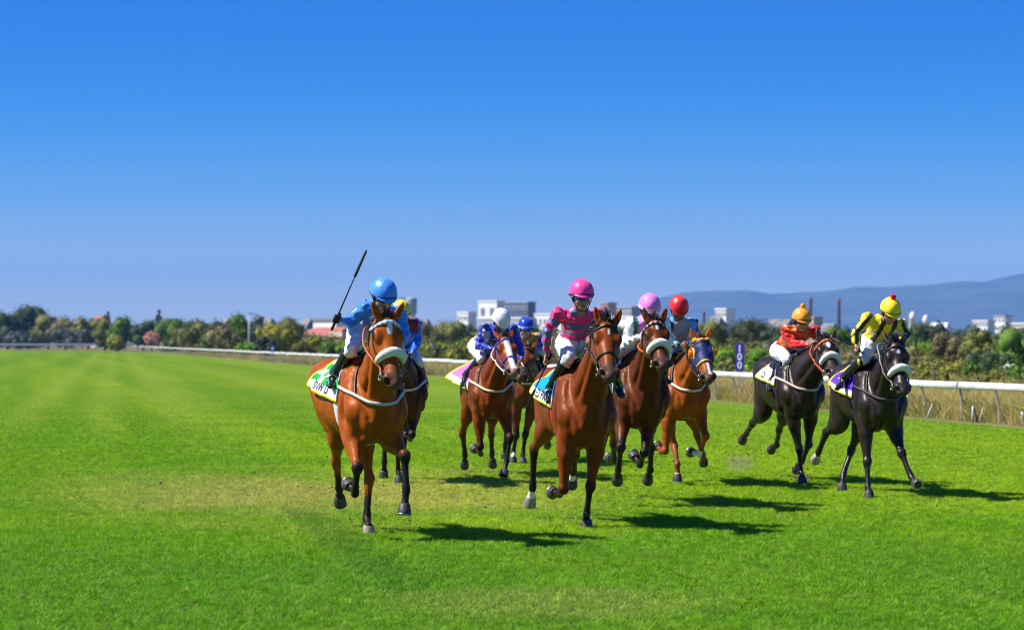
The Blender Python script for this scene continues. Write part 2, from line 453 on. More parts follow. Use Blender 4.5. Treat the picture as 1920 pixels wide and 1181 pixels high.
def turf_mat(blades):
    m = bpy.data.materials.new('turf_blades' if blades else 'turf'); m.use_nodes = True; nt = m.node_tree; N, L = nt.nodes, nt.links
    p = N['Principled BSDF']; col, small, mid = turf_colour(N, L)
    p.inputs['Roughness'].default_value = .45 if blades else .85; p.inputs['Specular IOR Level'].default_value = .12 if blades else .05
    hs = N.new('ShaderNodeHueSaturation'); L.new(col, hs.inputs['Color'])
    if blades:
        oi = N.new('ShaderNodeObjectInfo'); mr = N.new('ShaderNodeMapRange'); L.new(oi.outputs['Random'], mr.inputs[0]); mr.inputs[3].default_value = .95; mr.inputs[4].default_value = 2.55
        L.new(mr.outputs[0], hs.inputs['Value'])
        tr = N.new('ShaderNodeBsdfTranslucent'); mx = N.new('ShaderNodeMixShader'); mx.inputs[0].default_value = .42
        wn_ = N.new('ShaderNodeTexWhiteNoise'); wn_.noise_dimensions = '1D'; L.new(oi.outputs['Random'], wn_.inputs['W']); st_ = N.new('ShaderNodeMapRange'); L.new(wn_.outputs['Value'], st_.inputs[0]); st_.inputs[1].default_value = .84; st_.inputs[2].default_value = 1.0; st_.inputs[4].default_value = .75
        sx_ = N.new('ShaderNodeMix'); sx_.data_type = 'RGBA'; L.new(st_.outputs[0], sx_.inputs[0]); L.new(hs.outputs[0], sx_.inputs[6]); sx_.inputs[7].default_value = (.46, .48, .16, 1)      # a few bleached blades
        L.new(sx_.outputs[2], p.inputs['Base Color']); L.new(sx_.outputs[2], tr.inputs['Color'])
        L.new(p.outputs[0], mx.inputs[1]); L.new(tr.outputs[0], mx.inputs[2]); L.new(mx.outputs[0], N['Material Output'].inputs[0])
    else:
        mr = N.new('ShaderNodeMapRange'); L.new(small, mr.inputs[0]); mr.inputs[1].default_value = .3; mr.inputs[2].default_value = .7; mr.inputs[3].default_value = .60; mr.inputs[4].default_value = .88
        L.new(mr.outputs[0], hs.inputs['Value']); L.new(hs.outputs[0], p.inputs['Base Color'])
        b = N.new('ShaderNodeBump'); b.inputs['Strength'].default_value = .5; b.inputs['Distance'].default_value = .03; L.new(small, b.inputs['Height']); L.new(b.outputs[0], p.inputs['Normal'])
    return m

gm = MB(); gm.add([(-30000, -60, 0), (30000, -60, 0), (30000, 42000, 0), (-30000, 42000, 0)], [(0, 1, 2, 3)])
go = gm.build('ground', mat('scrub_earth', (.16, .15, .06), .95, .1, noise=.35, nscale=.05)); go['kind'] = 'structure'; go['label'] = 'dry scrubland reaching to the horizon'
tm = MB(); ys_ = [-30, 55, 120, 250, 400, 470, 520, 545]
bend = lambda y: -0.00 * y - (max(y - 430, 0) ** 2) * .006
vs_ = []
for y in ys_: vs_ += [(-260, y, .004), (rail_x(y) - .6 + bend(y), y, .004)]
tm.add(vs_, [(2 * i, 2 * i + 1, 2 * i + 3, 2 * i + 2) for i in range(len(ys_) - 1)])
to_ = tm.build('racecourse_turf', turf_mat(False)); to_['kind'] = 'structure'; to_['label'] = 'mown green turf of the racecourse straight'

def blade_tuft(seed, n, hgt, spread, width, lean=.5):
    r = random.Random(seed); vs, fs = [], []
    for _ in range(n):
        a, d = r.uniform(0, 6.28), spread * math.sqrt(r.random()); x, y = d * math.cos(a), d * math.sin(a); h_ = hgt * r.uniform(.55, 1.15)
        b = r.uniform(0, 6.28); wx, wy = math.cos(b) * width / 2, math.sin(b) * width / 2; lx, ly = r.gauss(0, lean) * h_, r.gauss(0, lean) * h_; i = len(vs)
        vs += [(x - wx, y - wy, -.004), (x + wx, y + wy, -.004), (x + lx * .4 + wx * .8, y + ly * .4 + wy * .8, h_ * .6), (x + lx * .4 - wx * .8, y + ly * .4 - wy * .8, h_ * .6), (x + lx, y + ly, h_)]
        fs += [(i, i + 1, i + 2, i + 3), (i + 3, i + 2, i + 4)]
    me = bpy.data.meshes.new('tuft'); me.from_pydata(vs, [], fs); me.update(); return me

def scatter(name, base_v, base_f, dens, tufts, m, smin_, smax_, label, cat, seed=1, siz=None):
    """one grass object: points spread over its sheet, a tuft of blades on each"""
    colx = bpy.data.collections.new(name + '_tufts')
    for me in tufts:
        me.materials.append(m); colx.objects.link(bpy.data.objects.new('tuft', me))
    me = bpy.data.meshes.new(name); me.from_pydata(base_v, [], base_f); me.update(); o = new_obj(name, me)
    at_ = me.attributes.new('dens', 'FLOAT', 'POINT'); at_.data.foreach_set('value', np.array(dens, dtype=np.float32))
    at_ = me.attributes.new('siz', 'FLOAT', 'POINT'); at_.data.foreach_set('value', np.array(siz if siz is not None else [1.0] * len(dens), dtype=np.float32))
    ng = bpy.data.node_groups.new(name, 'GeometryNodeTree'); N, L = ng.nodes, ng.links
    ng.interface.new_socket('Geometry', in_out='INPUT', socket_type='NodeSocketGeometry'); ng.interface.new_socket('Geometry', in_out='OUTPUT', socket_type='NodeSocketGeometry')
    i, out = N.new('NodeGroupInput'), N.new('NodeGroupOutput'); d = N.new('GeometryNodeDistributePointsOnFaces'); d.distribute_method = 'RANDOM'; d.inputs['Seed'].default_value = seed
    na = N.new('GeometryNodeInputNamedAttribute'); na.data_type = 'FLOAT'; na.inputs['Name'].default_value = 'dens'
    L.new(i.outputs[0], d.inputs['Mesh']); L.new(na.outputs[0], d.inputs['Density'])
    ci = N.new('GeometryNodeCollectionInfo'); ci.inputs['Collection'].default_value = colx; ci.inputs['Separate Children'].default_value = True; ci.inputs['Reset Children'].default_value = True
    ip = N.new('GeometryNodeInstanceOnPoints'); ip.inputs['Pick Instance'].default_value = True
    rv = N.new('FunctionNodeRandomValue'); rv.data_type = 'FLOAT_VECTOR'; rv.inputs[0].default_value = (-.15, -.15, 0); rv.inputs[1].default_value = (.15, .15, 6.283)
    rs = N.new('FunctionNodeRandomValue'); rs.data_type = 'FLOAT'; rs.inputs[2].default_value = smin_; rs.inputs[3].default_value = smax_
    ns = N.new('GeometryNodeInputNamedAttribute'); ns.data_type = 'FLOAT'; ns.inputs['Name'].default_value = 'siz'; sm_ = N.new('ShaderNodeMath'); sm_.operation = 'MULTIPLY'; L.new(rs.outputs[1], sm_.inputs[0]); L.new(ns.outputs[0], sm_.inputs[1])
    L.new(d.outputs['Points'], ip.inputs['Points']); L.new(ci.outputs[0], ip.inputs['Instance']); L.new(rv.outputs[0], ip.inputs['Rotation']); L.new(sm_.outputs[0], ip.inputs['Scale']); L.new(ip.outputs[0], out.inputs[0])
    md = o.modifiers.new('scatter', 'NODES'); md.node_group = ng
    o['kind'] = 'stuff'; o['label'] = label; o['category'] = cat
    return o

bv, bf, bd_ = [], [], []
yy = [13.5, 17, 20, 24, 28, 33, 39, 46, 56, 70, 88, 110, 135]
dd_ = [1500, 1400, 1150, 850, 620, 480, 340, 230, 140, 80, 50, 30, 10]
for y, dn_ in zip(yy, dd_):
    x1 = min(.205 * y + 2.0, rail_x(y) - .7); xs = np.linspace(-.205 * y - 2.0, x1, 6)
    for x in xs: bv.append((x, y, .006)); bd_.append(dn_ * GRASS)
for i in range(len(yy) - 1):
    for j in range(5): bf.append((i * 6 + j, i * 6 + j + 1, (i + 1) * 6 + j + 1, (i + 1) * 6 + j))
scatter('grass', bv, bf, bd_, [blade_tuft(k, 10, .042, .032, .0056, .6) for k in range(4)], turf_mat(True), .65, 1.25, 'short green grass blades of the racecourse turf', 'grass', siz=[float(np.interp(v_[1], [13, 20, 40, 60, 80, 100, 130], [1.1, 1.0, .9, .6, .35, .15, .02])) for v_ in bv])

# ---- running rail: posts and lengths of white plastic rail
white_rail = mat('white_rail', (.70, .71, .68), .55, .3, noise=.16, nscale=2.2, bump=.15, bscale=9)
post_m = mat('rail_post', (.30, .31, .33), .55, .4, noise=.2, nscale=8)
rail = empty('running_rail', (rail_x(55), 55, 0)); tag(rail, 'white plastic running rail on grey posts along the course', 'fence')
ro = Vector((rail_x(55), 55, 0))
LEN = 4.8; uy = 1 / math.sqrt(1 + SLOPE ** 2); ux = SLOPE * uy
prof = [(.035 * 0 + math.cos(q) * .055, math.sin(q) * .082) for q in np.linspace(0, 2 * math.pi, 12, endpoint=False)]
def rail_piece(l):
    m = MB(); vs = []
    for t in (0.0, 1.0):
        for a_, b_ in prof: vs.append((a_, t * (l - .03), b_))
    n = len(prof); fs = [(k, (k + 1) % n, n + (k + 1) % n, n + k) for k in range(n)] + [tuple(range(n))[::-1], tuple(range(n, 2 * n))]
    m.add(vs, fs); me = bpy.data.meshes.new('rail'); me.from_pydata(m.v, [], m.f); me.update(); me.polygons.foreach_set('use_smooth', [True] * n + [False, False]); me.materials.append(white_rail); return me
rme = rail_piece(LEN)
pm_ = MB(); pm_.tube([(.11, 0, 0), (.09, 0, .42), (.02, 0, .74)], [.032, .030, .026], 8); pme = bpy.data.meshes.new('post'); pme.from_pydata(pm_.v, [], pm_.f); pme.update(); pme.materials.append(post_m)
ang = math.atan2(-ux, uy); rr_ = random.Random(4)
n_seg = int((540 - 40) / (LEN * uy))
for i in range(n_seg):
    y = 40 + i * LEN * uy; p = Vector((rail_x(y), y, .78 + rr_.gauss(0, .006)))
    o = new_obj('rail', rme, rail); o.location = p - ro; o.rotation_euler = (rr_.gauss(0, .003), 0, ang + rr_.gauss(0, .003))
    for k in range(2 if y < 240 else 1):
        y2 = y + k * LEN * uy / 2 + .15; o = new_obj('post', pme, rail); o.location = Vector((rail_x(y2) + .02, y2, 0)) - ro; o.rotation_euler = (rr_.gauss(0, .03), rr_.gauss(0, .03), ang)
# ---- far fence across the end of the straight
ff = empty('boundary_fence', (-70, 545, 0)); tag(ff, 'low white board fence across the far end of the straight', 'fence')
x = -175.0; k = 0
while x < -74:
    m = MB(); m.box((x + 3.0 + 70, .0 + (x + 74) ** 2 * .0009, 1.12), (5.9, .06, .46), 0); m.build('board', white_rail if k % 5 else post_m, ff)
    m = MB(); m.box((x + 70, .1 + (x + 74) ** 2 * .0009, .6), (.16, .1, 1.2), 0); m.build('post', post_m, ff); x += 6.0; k += 1

# ---- stakes and stumps by the rail
wood_pale = mat('pale_wood', (.50, .49, .46), .8, .2, noise=.25, nscale=12); wood_dark = mat('weathered_wood', (.12, .11, .09), .85, .2, noise=.3, nscale=12)
def stake(px, d, hgt, w, lean, m, label, brace=None):
    e_ = empty('fence_stake', tuple(ground_at(px, d))); tag(e_, label, 'stake', 'short stakes left beside the rail')
    mb = MB(); mb.tube([(0, 0, 0), (lean * hgt * .5, 0, hgt * .5), (lean * hgt, 0, hgt)], [w, w * .95, w * .85], 8); mb.build('stick', m, e_, True)
    if brace:
        mb = MB(); mb.tube([(brace, .05, 0), (lean * hgt + .02, .03, hgt * .93)], [w * .8, w * .8], 8); mb.build('brace', wood_dark, e_, True)
stake(1823.5, 57.5, .36, .028, .03, wood_pale, 'white upright stake in dry grass below the rail', .12)
stake(1738, 60.5, .34, .022, .38, wood_pale, 'leaning grey stake with a crossed brace below the rail', .32)
stake(1917, 55.2, .30, .040, .0, mat('pale_blue_paint', (.45, .60, .72), .5), 'pale blue stump at the edge of the picture')
stake(1836, 57.2, .33, .016, .25, wood_pale, 'thin slanting stick beside the white upright stake')
stake(1697, 62.5, .55, .020, .12, wood_pale, 'thin pale stick under the rail behind the black horse')

# ---- marker boards
navy = mat('sign_navy', srgb(62, 46, 150), .5, .4, noise=.08); sign_white = mat('sign_white', (.78, .78, .82), .6)
def text_part(txt, size, loc, parent, m, bold=.02):
    V, F = text_mesh(txt, bold); V = V * size; return build('lettering', np.c_[V[:, 0] + loc[0], np.full(len(V), loc[1]), V[:, 1] + loc[2]], F, m, parent, smooth=False)
p = ground_at(1387, 78.5); mk = empty('distance_marker', (p.x, p.y, 0), -.30); tag(mk, 'narrow purple marker board reading 100 above the rail', 'sign', 'distance markers')
mb = MB(); mb.box((0, 0, 1.30), (.262, .035, .80)); mb.build('board', navy, mk)
for k in range(3): text_part('100'[k], .285, (0, -.022, 1.535 - k * .245), mk, sign_white, .028)
mb = MB(); mb.box((-.02, .04, .48), (.05, .05, .96)); mb.box((.085, .045, .48), (.04, .04, .94)); mb.build('post', post_m, mk)
p = ground_at(809, 176); mk = empty('distance_marker', (p.x, p.y, 0), -.30); tag(mk, 'round purple disc marker on a pole behind the rail', 'sign', 'distance markers')
mb = MB(); mb.lathe([(.37, -.02), (.39, 0), (.37, .02)], 28, M=Matrix.Rotation(math.pi / 2, 4, 'X'), c=(0, 0, 1.26)); mb.build('disc', navy, mk)
text_part('2', .86, (0, -.03, 1.24), mk, sign_white, .04)
mb = MB(); mb.tube([(0, .05, 0), (0, .05, 1.2)], .04, 8); mb.build('pole', post_m, mk)
p = ground_at(511, 212); mk = empty('distance_marker', (p.x, p.y, 0)); tag(mk, 'small square navy board over the distant rail, left of the runners', 'sign', 'distance markers')
mb = MB(); mb.box((0, 0, 1.22), (.52, .04, .52)); mb.build('board', navy, mk)
mb = MB(); mb.box((0, -.03, 1.20), (.22, .02, .26)); mb.build('panel', sign_white, mk)
mb = MB(); mb.tube([(0, .05, 0), (0, .05, 1.2)], .04, 8); mb.build('pole', post_m, mk)

# ---- dry verge beyond the rail
def simple_foliage(name, c1, c2, scale=.6, trans=.25, rough=.7):
    if name in MATS: return MATS[name]
    m = bpy.data.materials.new(name); m.use_nodes = True; N, L = m.node_tree.nodes, m.node_tree.links; p = N['Principled BSDF']; p.inputs['Roughness'].default_value = rough; p.inputs['Specular IOR Level'].default_value = .2
    g = N.new('ShaderNodeNewGeometry'); nz = N.new('ShaderNodeTexNoise'); nz.inputs['Scale'].default_value = scale; nz.inputs['Detail'].default_value = 5; L.new(g.outputs['Position'], nz.inputs['Vector'])
    mr = N.new('ShaderNodeMapRange'); mr.inputs[1].default_value = .35; mr.inputs[2].default_value = .65; L.new(nz.outputs['Fac'], mr.inputs[0])
    ri = N.new('ShaderNodeMath'); ri.operation = 'MULTIPLY_ADD'; L.new(g.outputs['Random Per Island'], ri.inputs[0]); ri.inputs[1].default_value = .7; ri.inputs[2].default_value = .65
    mx = N.new('ShaderNodeMix'); mx.data_type = 'RGBA'; L.new(mr.outputs[0], mx.inputs[0]); mx.inputs[6].default_value = (*c1, 1); mx.inputs[7].default_value = (*c2, 1)
    mu = N.new('ShaderNodeMix'); mu.data_type = 'RGBA'; mu.blend_type = 'MULTIPLY'; mu.inputs[0].default_value = 1; L.new(mx.outputs[2], mu.inputs[6]); L.new(ri.outputs[0], mu.inputs[7])
    tr = N.new('ShaderNodeBsdfTranslucent'); ms = N.new('ShaderNodeMixShader'); ms.inputs[0].default_value = trans
    L.new(mu.outputs[2], p.inputs['Base Color']); L.new(mu.outputs[2], tr.inputs['Color']); L.new(p.outputs[0], ms.inputs[1]); L.new(tr.outputs[0], ms.inputs[2]); L.new(ms.outputs[0], N['Material Output'].inputs[0])
    MATS[name] = m; return m
dry = simple_foliage('dry_grass_blades', (.66, .48, .20), (.42, .40, .09), .30, .35)
bv, bf, bd_ = [], [], []
yy = [44, 60, 80, 105, 140, 190, 260, 360]; dd_ = [26, 24, 15, 8, 4.5, 2.2, 1.1, .6]
for y, dn_ in zip(yy, dd_):
    for k in range(4): bv.append((rail_x(y) + .1 + k * (3.2 + y * .035), y, .0)); bd_.append(dn_ * (1, 1, .8, .5)[k])
for i in range(len(yy) - 1):
    for j in range(3): bf.append((i * 4 + j, i * 4 + j + 1, (i + 1) * 4 + j + 1, (i + 1) * 4 + j))
scatter('dry_grass', bv, bf, bd_, [blade_tuft(50 + k, 34, .58, .30, .011, .55) for k in range(4)], dry, .40, 1.15, 'tall dry yellow grass along the verge behind the rail', 'grass', 3)
weeds = simple_foliage('weed_leaves', (.13, .19, .03), (.24, .24, .05), .4, .3)
scatter('weeds', bv, bf, [d_ * .28 for d_ in bd_], [blade_tuft(80 + k, 26, .34, .26, .026, .9) for k in range(3)], weeds, .45, 1.3, 'green weeds growing among the dry verge grass', 'weeds', 8)
# ------------------------------------------------------------------ trees and bushes
PAL = dict(green=((.075, .165, .024), (.150, .240, .030)), olive=((.125, .150, .034), (.225, .225, .055)), bright=((.105, .270, .016), (.215, .370, .026)), dark=((.040, .075, .034), (.088, .130, .050)),
           brown=((.165, .150, .062), (.245, .215, .090)), yellow=((.240, .255, .030), (.340, .315, .045)), pink=((.55, .24, .21), (.46, .27, .20)), slate=((.085, .110, .100), (.140, .155, .120)), rust=((.165, .130, .048), (.150, .165, .038)))
bark = mat('bark', (.10, .075, .05), .9, .2, noise=.3, nscale=6, bump=.4, bscale=14)

def crown_mesh(W, D, H0, H1, n_leaf, leaf, seed, lobes=12, shape='round', core=.74):
    r = np.random.default_rng(seed); zc, hz = (H0 + H1) / 2, (H1 - H0) / 2
    c = r.normal(size=(lobes, 3)); c /= np.linalg.norm(c, axis=1)[:, None]; c *= r.uniform(.25, .80, (lobes, 1)); c[:, 2] *= .9
    if shape == 'tall': c[:, :2] *= .6
    C = c * np.array([W / 2, D / 2, hz]) + np.array([0, 0, zc]); rad = r.uniform(.16, .36, lobes) * min(W, 2 * hz, 1.2 * D) * (1.0 if shape == 'round' else .8)
    C[:, 2] = np.clip(C[:, 2], H0 + rad * .55, H1 - rad * .80)
    pick = r.choice(lobes, n_leaf, p=rad ** 2 / (rad ** 2).sum()); d = r.normal(size=(n_leaf, 3)); d[:, 2] += .25; d /= np.linalg.norm(d, axis=1)[:, None]
    P = C[pick] + d * (rad[pick] * (1 - np.abs(r.normal(0, .16, n_leaf))) * r.uniform(.94, 1.12, n_leaf) * np.where(r.random(n_leaf) < .12, r.uniform(1.05, 1.30, n_leaf), 1.0))[:, None]
    P[:, 2] = np.maximum(P[:, 2], .02)
    nrm = d + r.normal(size=(n_leaf, 3)) * .55; nrm /= np.linalg.norm(nrm, axis=1)[:, None]
    u = np.cross(nrm, r.normal(size=(n_leaf, 3))); u /= np.linalg.norm(u, axis=1)[:, None]; v = np.cross(nrm, u); s_ = leaf * r.uniform(.55, 1.35, n_leaf)[:, None]
    V = np.stack([P - u * s_ * .5, P + v * s_ * .32, P + u * s_ * .5 + nrm * s_ * .1, P - v * s_ * .32], 1).reshape(-1, 3); F = np.arange(n_leaf * 4).reshape(-1, 4)
    # inner mass of twigs
    cv, cf = [V], [F]; b = len(V); n1, n2 = 7, 10
    for k in range(lobes):
        th = np.linspace(.05, math.pi - .05, n1); ph = np.linspace(0, 2 * math.pi, n2, endpoint=False); T, Q = np.meshgrid(th, ph, indexing='ij')
        q = np.stack([np.sin(T) * np.cos(Q), np.sin(T) * np.sin(Q), np.cos(T)], -1).reshape(-1, 3) * rad[k] * core * r.uniform(.85, 1.1, (n1 * n2, 1)) + C[k]; q[:, 2] = np.maximum(q[:, 2], 0.0)
        f = [(i * n2 + j, (i + 1) * n2 + j, (i + 1) * n2 + (j + 1) % n2, i * n2 + (j + 1) % n2) for i in range(n1 - 1) for j in range(n2)]
        cv.append(q); cf.append(np.array(f) + b); b += len(q)
    return np.concatenate(cv), np.concatenate(cf), C, rad

def bush(px, d, top, wpx, pal, label, kind='bush', n=None, lobes=18, base=0.0, depth=None, shape='round', group='bushes and trees behind the rail', fix=False):
    q_ = .18 + (px - wpx * .5 - 960) / FPX
    if q_ > .036 and not fix: d = max(d, 20.46 / q_ * 1.02 + 3)      # always behind the rail
    H = CAM_H + (HORIZON - top) / FPX * d; W = wpx / FPX * d * (1.0 if shape == 'tall' else 1.18); D = depth or max(W * .7, 1.0); p = ground_at(px, d)
    e_ = empty(kind, (p.x, p.y, 0), random.uniform(-.4, .4)); tag(e_, label, 'tree' if kind.endswith('tree') else 'bush', group)
    leaf = max(.055 * min(H, W) ** .5, d * .00052); n = n or int(min(4200, 900 + 1.5 * W * H / leaf ** 2 * .9))
    h0 = base if base else max(.05, .04 * H)
    V, F, C, rad = crown_mesh(W, D, h0, H, n, leaf * 1.5, int(px * 7 + d), lobes, shape)
    build('crown', V, F, simple_foliage('leaf_' + pal, *PAL[pal], .9 / max(W * .22, .5)), e_, smooth=False)
    mb = MB(); hb = max(h0 + .25 * H, .3 * H); mb.tube([(0, 0, 0), (.03 * W, 0, hb * .5), (0, .02 * W, hb)], [.045 * H ** .8, .035 * H ** .8, .02 * H ** .8], 7)
    for k in range(4):
        t = C[k % len(C)]; mb.tube([(0, 0, hb * .6), (t[0] * .5, t[1] * .5, (hb * .6 + t[2]) * .5), tuple(t)], [.022 * H ** .8, .015 * H ** .8, .008 * H ** .8], 6)
    mb.build('trunk', bark, e_, True)
    return e_

B = bush
# right of the runners
B(1905, 112, 610, 105, 'green', 'large green bush at the edge of the picture beyond the rail', lobes=24)
B(1842, 117, 611, 84, 'olive', 'tall olive bush between the brown twiggy bush and the largest green bush', lobes=24)
B(1786, 119, 617, 66, 'brown', 'brownish twiggy bush beyond the rail right of the yellow jockey', lobes=24)
B(1858, 100, 652, 90, 'dark', 'dark low bush in front of the olive bush beyond the rail')
B(1737, 175, 607, 70, 'dark', 'dark green tree behind the shoulder of the yellow jockey', 'tree', base=.8)
B(1742, 140, 641, 70, 'bright', 'light green low bush under the dark tree by the yellow jockey')
B(1716, 128, 664, 80, 'olive', 'low olive scrub just behind the head of the black horse near the rail')
B(1786, 96, 679, 92, 'yellow', 'low yellowish scrub in front of the brown twiggy bush')
B(1572, 215, 611, 70, 'green', 'green tree between the orange cap and the yellow jockey', 'tree', base=.6)
B(1545, 190, 622, 46, 'olive', 'olive bush right behind the ears of the orange jockey\'s horse')
B(1600, 150, 648, 80, 'olive', 'low olive bush under the green tree between the two black horses')
B(1458, 225, 612, 66, 'dark', 'dark bushy tree left of the orange cap', 'tree', base=.6)
B(1404, 245, 600, 70, 'dark', 'dark tree among palms above the purple 100 board', 'tree', base=.6)
B(1332, 235, 600, 92, 'olive', 'broad olive tree right of the red cap', 'tree', base=.5, lobes=24)
B(1356, 104, 641, 50, 'bright', 'bright green shrub left of the purple 100 board')
B(1418, 101, 650, 44, 'bright', 'bright green shrub right of the purple 100 board')
B(1448, 112, 668, 90, 'olive', 'low olive shrub behind the rump of the black horse under orange silks')
B(1330, 106, 676, 84, 'yellow', 'low yellow-green shrub behind the hooded horse')
# middle
B(845, 275, 601, 100, 'olive', 'broad olive bush over the purple disc marker', lobes=24)
B(792, 262, 604, 66, 'brown', 'brown-green bush behind the bright blue jockey\'s shoulder', lobes=24)
B(908, 285, 605, 70, 'olive', 'olive bush touching the white-capped jockey\'s back', lobes=24)
B(838, 205, 641, 112, 'bright', 'bright green hedge just behind the purple disc marker', lobes=24)
B(890, 186, 651, 66, 'rust', 'rusty low bush left of the white-capped jockey')
B(1050, 260, 622, 70, 'olive', 'olive bush half hidden behind the pink jockey')
B(1160, 250, 628, 60, 'green', 'green bush between the pink and the lilac jockeys')
# left of the runners
B(668, 208, 637, 84, 'bright', 'bright green bush behind the light blue jockey\'s knee', lobes=24)
B(622, 218, 641, 52, 'green', 'green bush in front of the tan hut')
B(563, 244, 640, 60, 'rust', 'reddish brown bush below the red tiled roof')
B(587, 262, 629, 26, 'yellow', 'small yellow-green bush against the red tiled roof', 'tree', base=1.2)
B(512, 262, 603, 66, 'yellow', 'yellow-green tree left of the red roofed house', 'tree', base=.5, lobes=24)
B(540, 330, 592, 62, 'olive', 'round olive tree above the red tiled roof', 'tree', base=1.0)
B(497, 236, 628, 44, 'dark', 'dark bush over the small square navy board')
B(478, 345, 591, 46, 'slate', 'grey-green tree right of the light pole', 'tree', base=1.0)
B(446, 332, 589, 42, 'green', 'green tree left of the light pole', 'tree', base=1.0)
B(425, 268, 607, 62, 'brown', 'brownish bush left of the light pole', lobes=24)
B(470, 214, 642, 62, 'bright', 'bright low bush at the foot of the light pole')
B(398, 244, 622, 46, 'green', 'green bush left of the brownish one near the light pole')
B(362, 262, 605, 66, 'olive', 'olive tree in the middle of the left tree line', 'tree', base=.6, lobes=24)
B(336, 272, 617, 52, 'rust', 'rusty bush right of the pink flowering bush')
B(430, 222, 651, 84, 'brown', 'low brown scrub behind the rail left of the navy board')
B(375, 240, 641, 74, 'rust', 'low rusty scrub behind the far rail')
B(322, 262, 645, 62, 'brown', 'low tan scrub beside the pink flowering bush')
B(284, 462, 621, 34, 'pink', 'pink flowering bush where the rail bends away', base=.9, fix=True)
B(330, 480, 594, 92, 'green', 'wide green tree on the left skyline', 'tree', base=.6, lobes=24)
B(297, 600, 572, 17, 'slate', 'tall slender grey tree standing alone on the left skyline', 'tree', base=3.0, shape='tall')
B(268, 500, 600, 66, 'dark', 'dark tree under the tall slender grey tree', 'tree', base=.5)
B(222, 480, 594, 50, 'green', 'light green tree left of the darkest tree on the left', 'tree', base=.5)
B(196, 490, 596, 40, 'olive', 'olive tree beside the light green one on the left', 'tree', base=.5)
B(200, 620, 575, 19, 'slate', 'thin grey tree rising behind the light green tree', 'tree', base=3.5, shape='tall')
B(217, 452, 629, 30, 'yellow', 'small yellow-green bush in front of the far fence')
B(165, 560, 594, 56, 'olive', 'olive tree below the cream house on the left', 'tree', base=.5)
B(122, 570, 590, 54, 'brown', 'dull brown-green tree left of the cream house', 'tree', base=.5)
B(90, 590, 588, 62, 'olive', 'olive tree next to the largest dark trees at far left', 'tree', base=.5, lobes=24)
B(52, 600, 573, 76, 'dark', 'largest dark tree at far left', 'tree', base=.5, lobes=24)
B(14, 590, 576, 66, 'dark', 'dark tree cut off by the picture\'s left edge', 'tree', base=.5, lobes=24)
B(140, 555, 615, 110, 'slate', 'grey-green thicket behind the far fence', lobes=24)
B(30, 556, 618, 110, 'slate', 'shaded thicket below the largest dark tree', lobes=24)

def palm(px, d, top, label):
    H = CAM_H + (HORIZON - top) / FPX * d; p = ground_at(px, d); e_ = empty('palm_tree', (p.x, p.y, 0)); tag(e_, label, 'tree', 'palms behind the marker board'); r = random.Random(px)
    mb = MB(); mb.tube([(0, 0, 0), (.1, 0, H * .4), (.05, 0, H * .78)], [.28, .2, .17], 8); mb.build('trunk', bark, e_, True)
    vs, fs = [], []
    for k in range(34):
        a = r.uniform(0, 6.28); el = r.uniform(-.5, 1.2); L_ = r.uniform(1.6, 2.3); q = Vector((.05, 0, H * .78)); dv = Vector((math.cos(a) * math.cos(el), math.sin(a) * math.cos(el), math.sin(el))); sd = dv.cross(Vector((0, 0, 1))).normalized(); pts = []
        for i in range(7): pts.append(q.copy()); q = q + dv * L_ / 6; dv = (dv + Vector((0, 0, -.22))).normalized()
        for i in range(6):
            for s_ in (-1, 1):
                for j in range(2):
                    b0 = pts[i].lerp(pts[i + 1], j / 2); b1 = pts[i].lerp(pts[i + 1], j / 2 + .35); tip = b0 + sd * s_ * .42 * (1 - i / 8) + (pts[i + 1] - pts[i]) * .5 + Vector((0, 0, -.12)); n = len(vs); vs += [b0, b1, tip]; fs.append((n, n + 1, n + 2))
    me = bpy.data.meshes.new('fronds'); me.from_pydata(vs, [], fs); me.update(); new_obj('fronds', me, e_, simple_foliage('leaf_palm', (.035, .055, .022), (.075, .085, .030), .5))
palm(1408, 232, 606, 'palm tree directly above the purple 100 board'); palm(1436, 238, 612, 'second palm, to the right of the one above the board'); palm(1376, 236, 612, 'palm tree left of the purple 100 board')

# ---- tangle of low scrub right behind the rail
r_ = np.random.default_rng(21); sets = {'olive': [], 'brown': [], 'green': [], 'yellow': []}; keys = list(sets)
for k in range(560):
    y = 62 * (9.0 ** r_.random()); off = 2.5 + y * .02 + r_.random() ** 1.3 * (10 + y * .10); x = rail_x(y) + off
    if y > 560: continue
    W = r_.uniform(1.2, 3.6) * (1 + y / 200); H = r_.uniform(.45, 1.25) * (1 + y / 260) * (.75 if y < 120 else 1.0)
    V, F, _, _ = crown_mesh(W, W * .8, .0, H, 330, max(.10, y * .0011), k, 7, core=.45); sets[keys[int(r_.choice(4, p=(.35, .3, .2, .15)))]].append(V + np.array([x, y, 0])); sets.setdefault('f' + str(len(V)), F)
for key in keys:
    F0 = [f for kk, f in sets.items() if kk.startswith('f')][0]; n = len(sets[key][0])
    o = build('scrub', np.concatenate(sets[key]), np.concatenate([F0 + i * n for i in range(len(sets[key]))]), simple_foliage('leaf_' + key, *PAL[key], .5), None, smooth=False)
    o['kind'] = 'stuff'; o['label'] = 'tangled low ' + {'olive': 'olive', 'brown': 'brown', 'green': 'dark green', 'yellow': 'yellowish'}[key] + ' scrub along the back of the rail'; o['category'] = 'scrub'
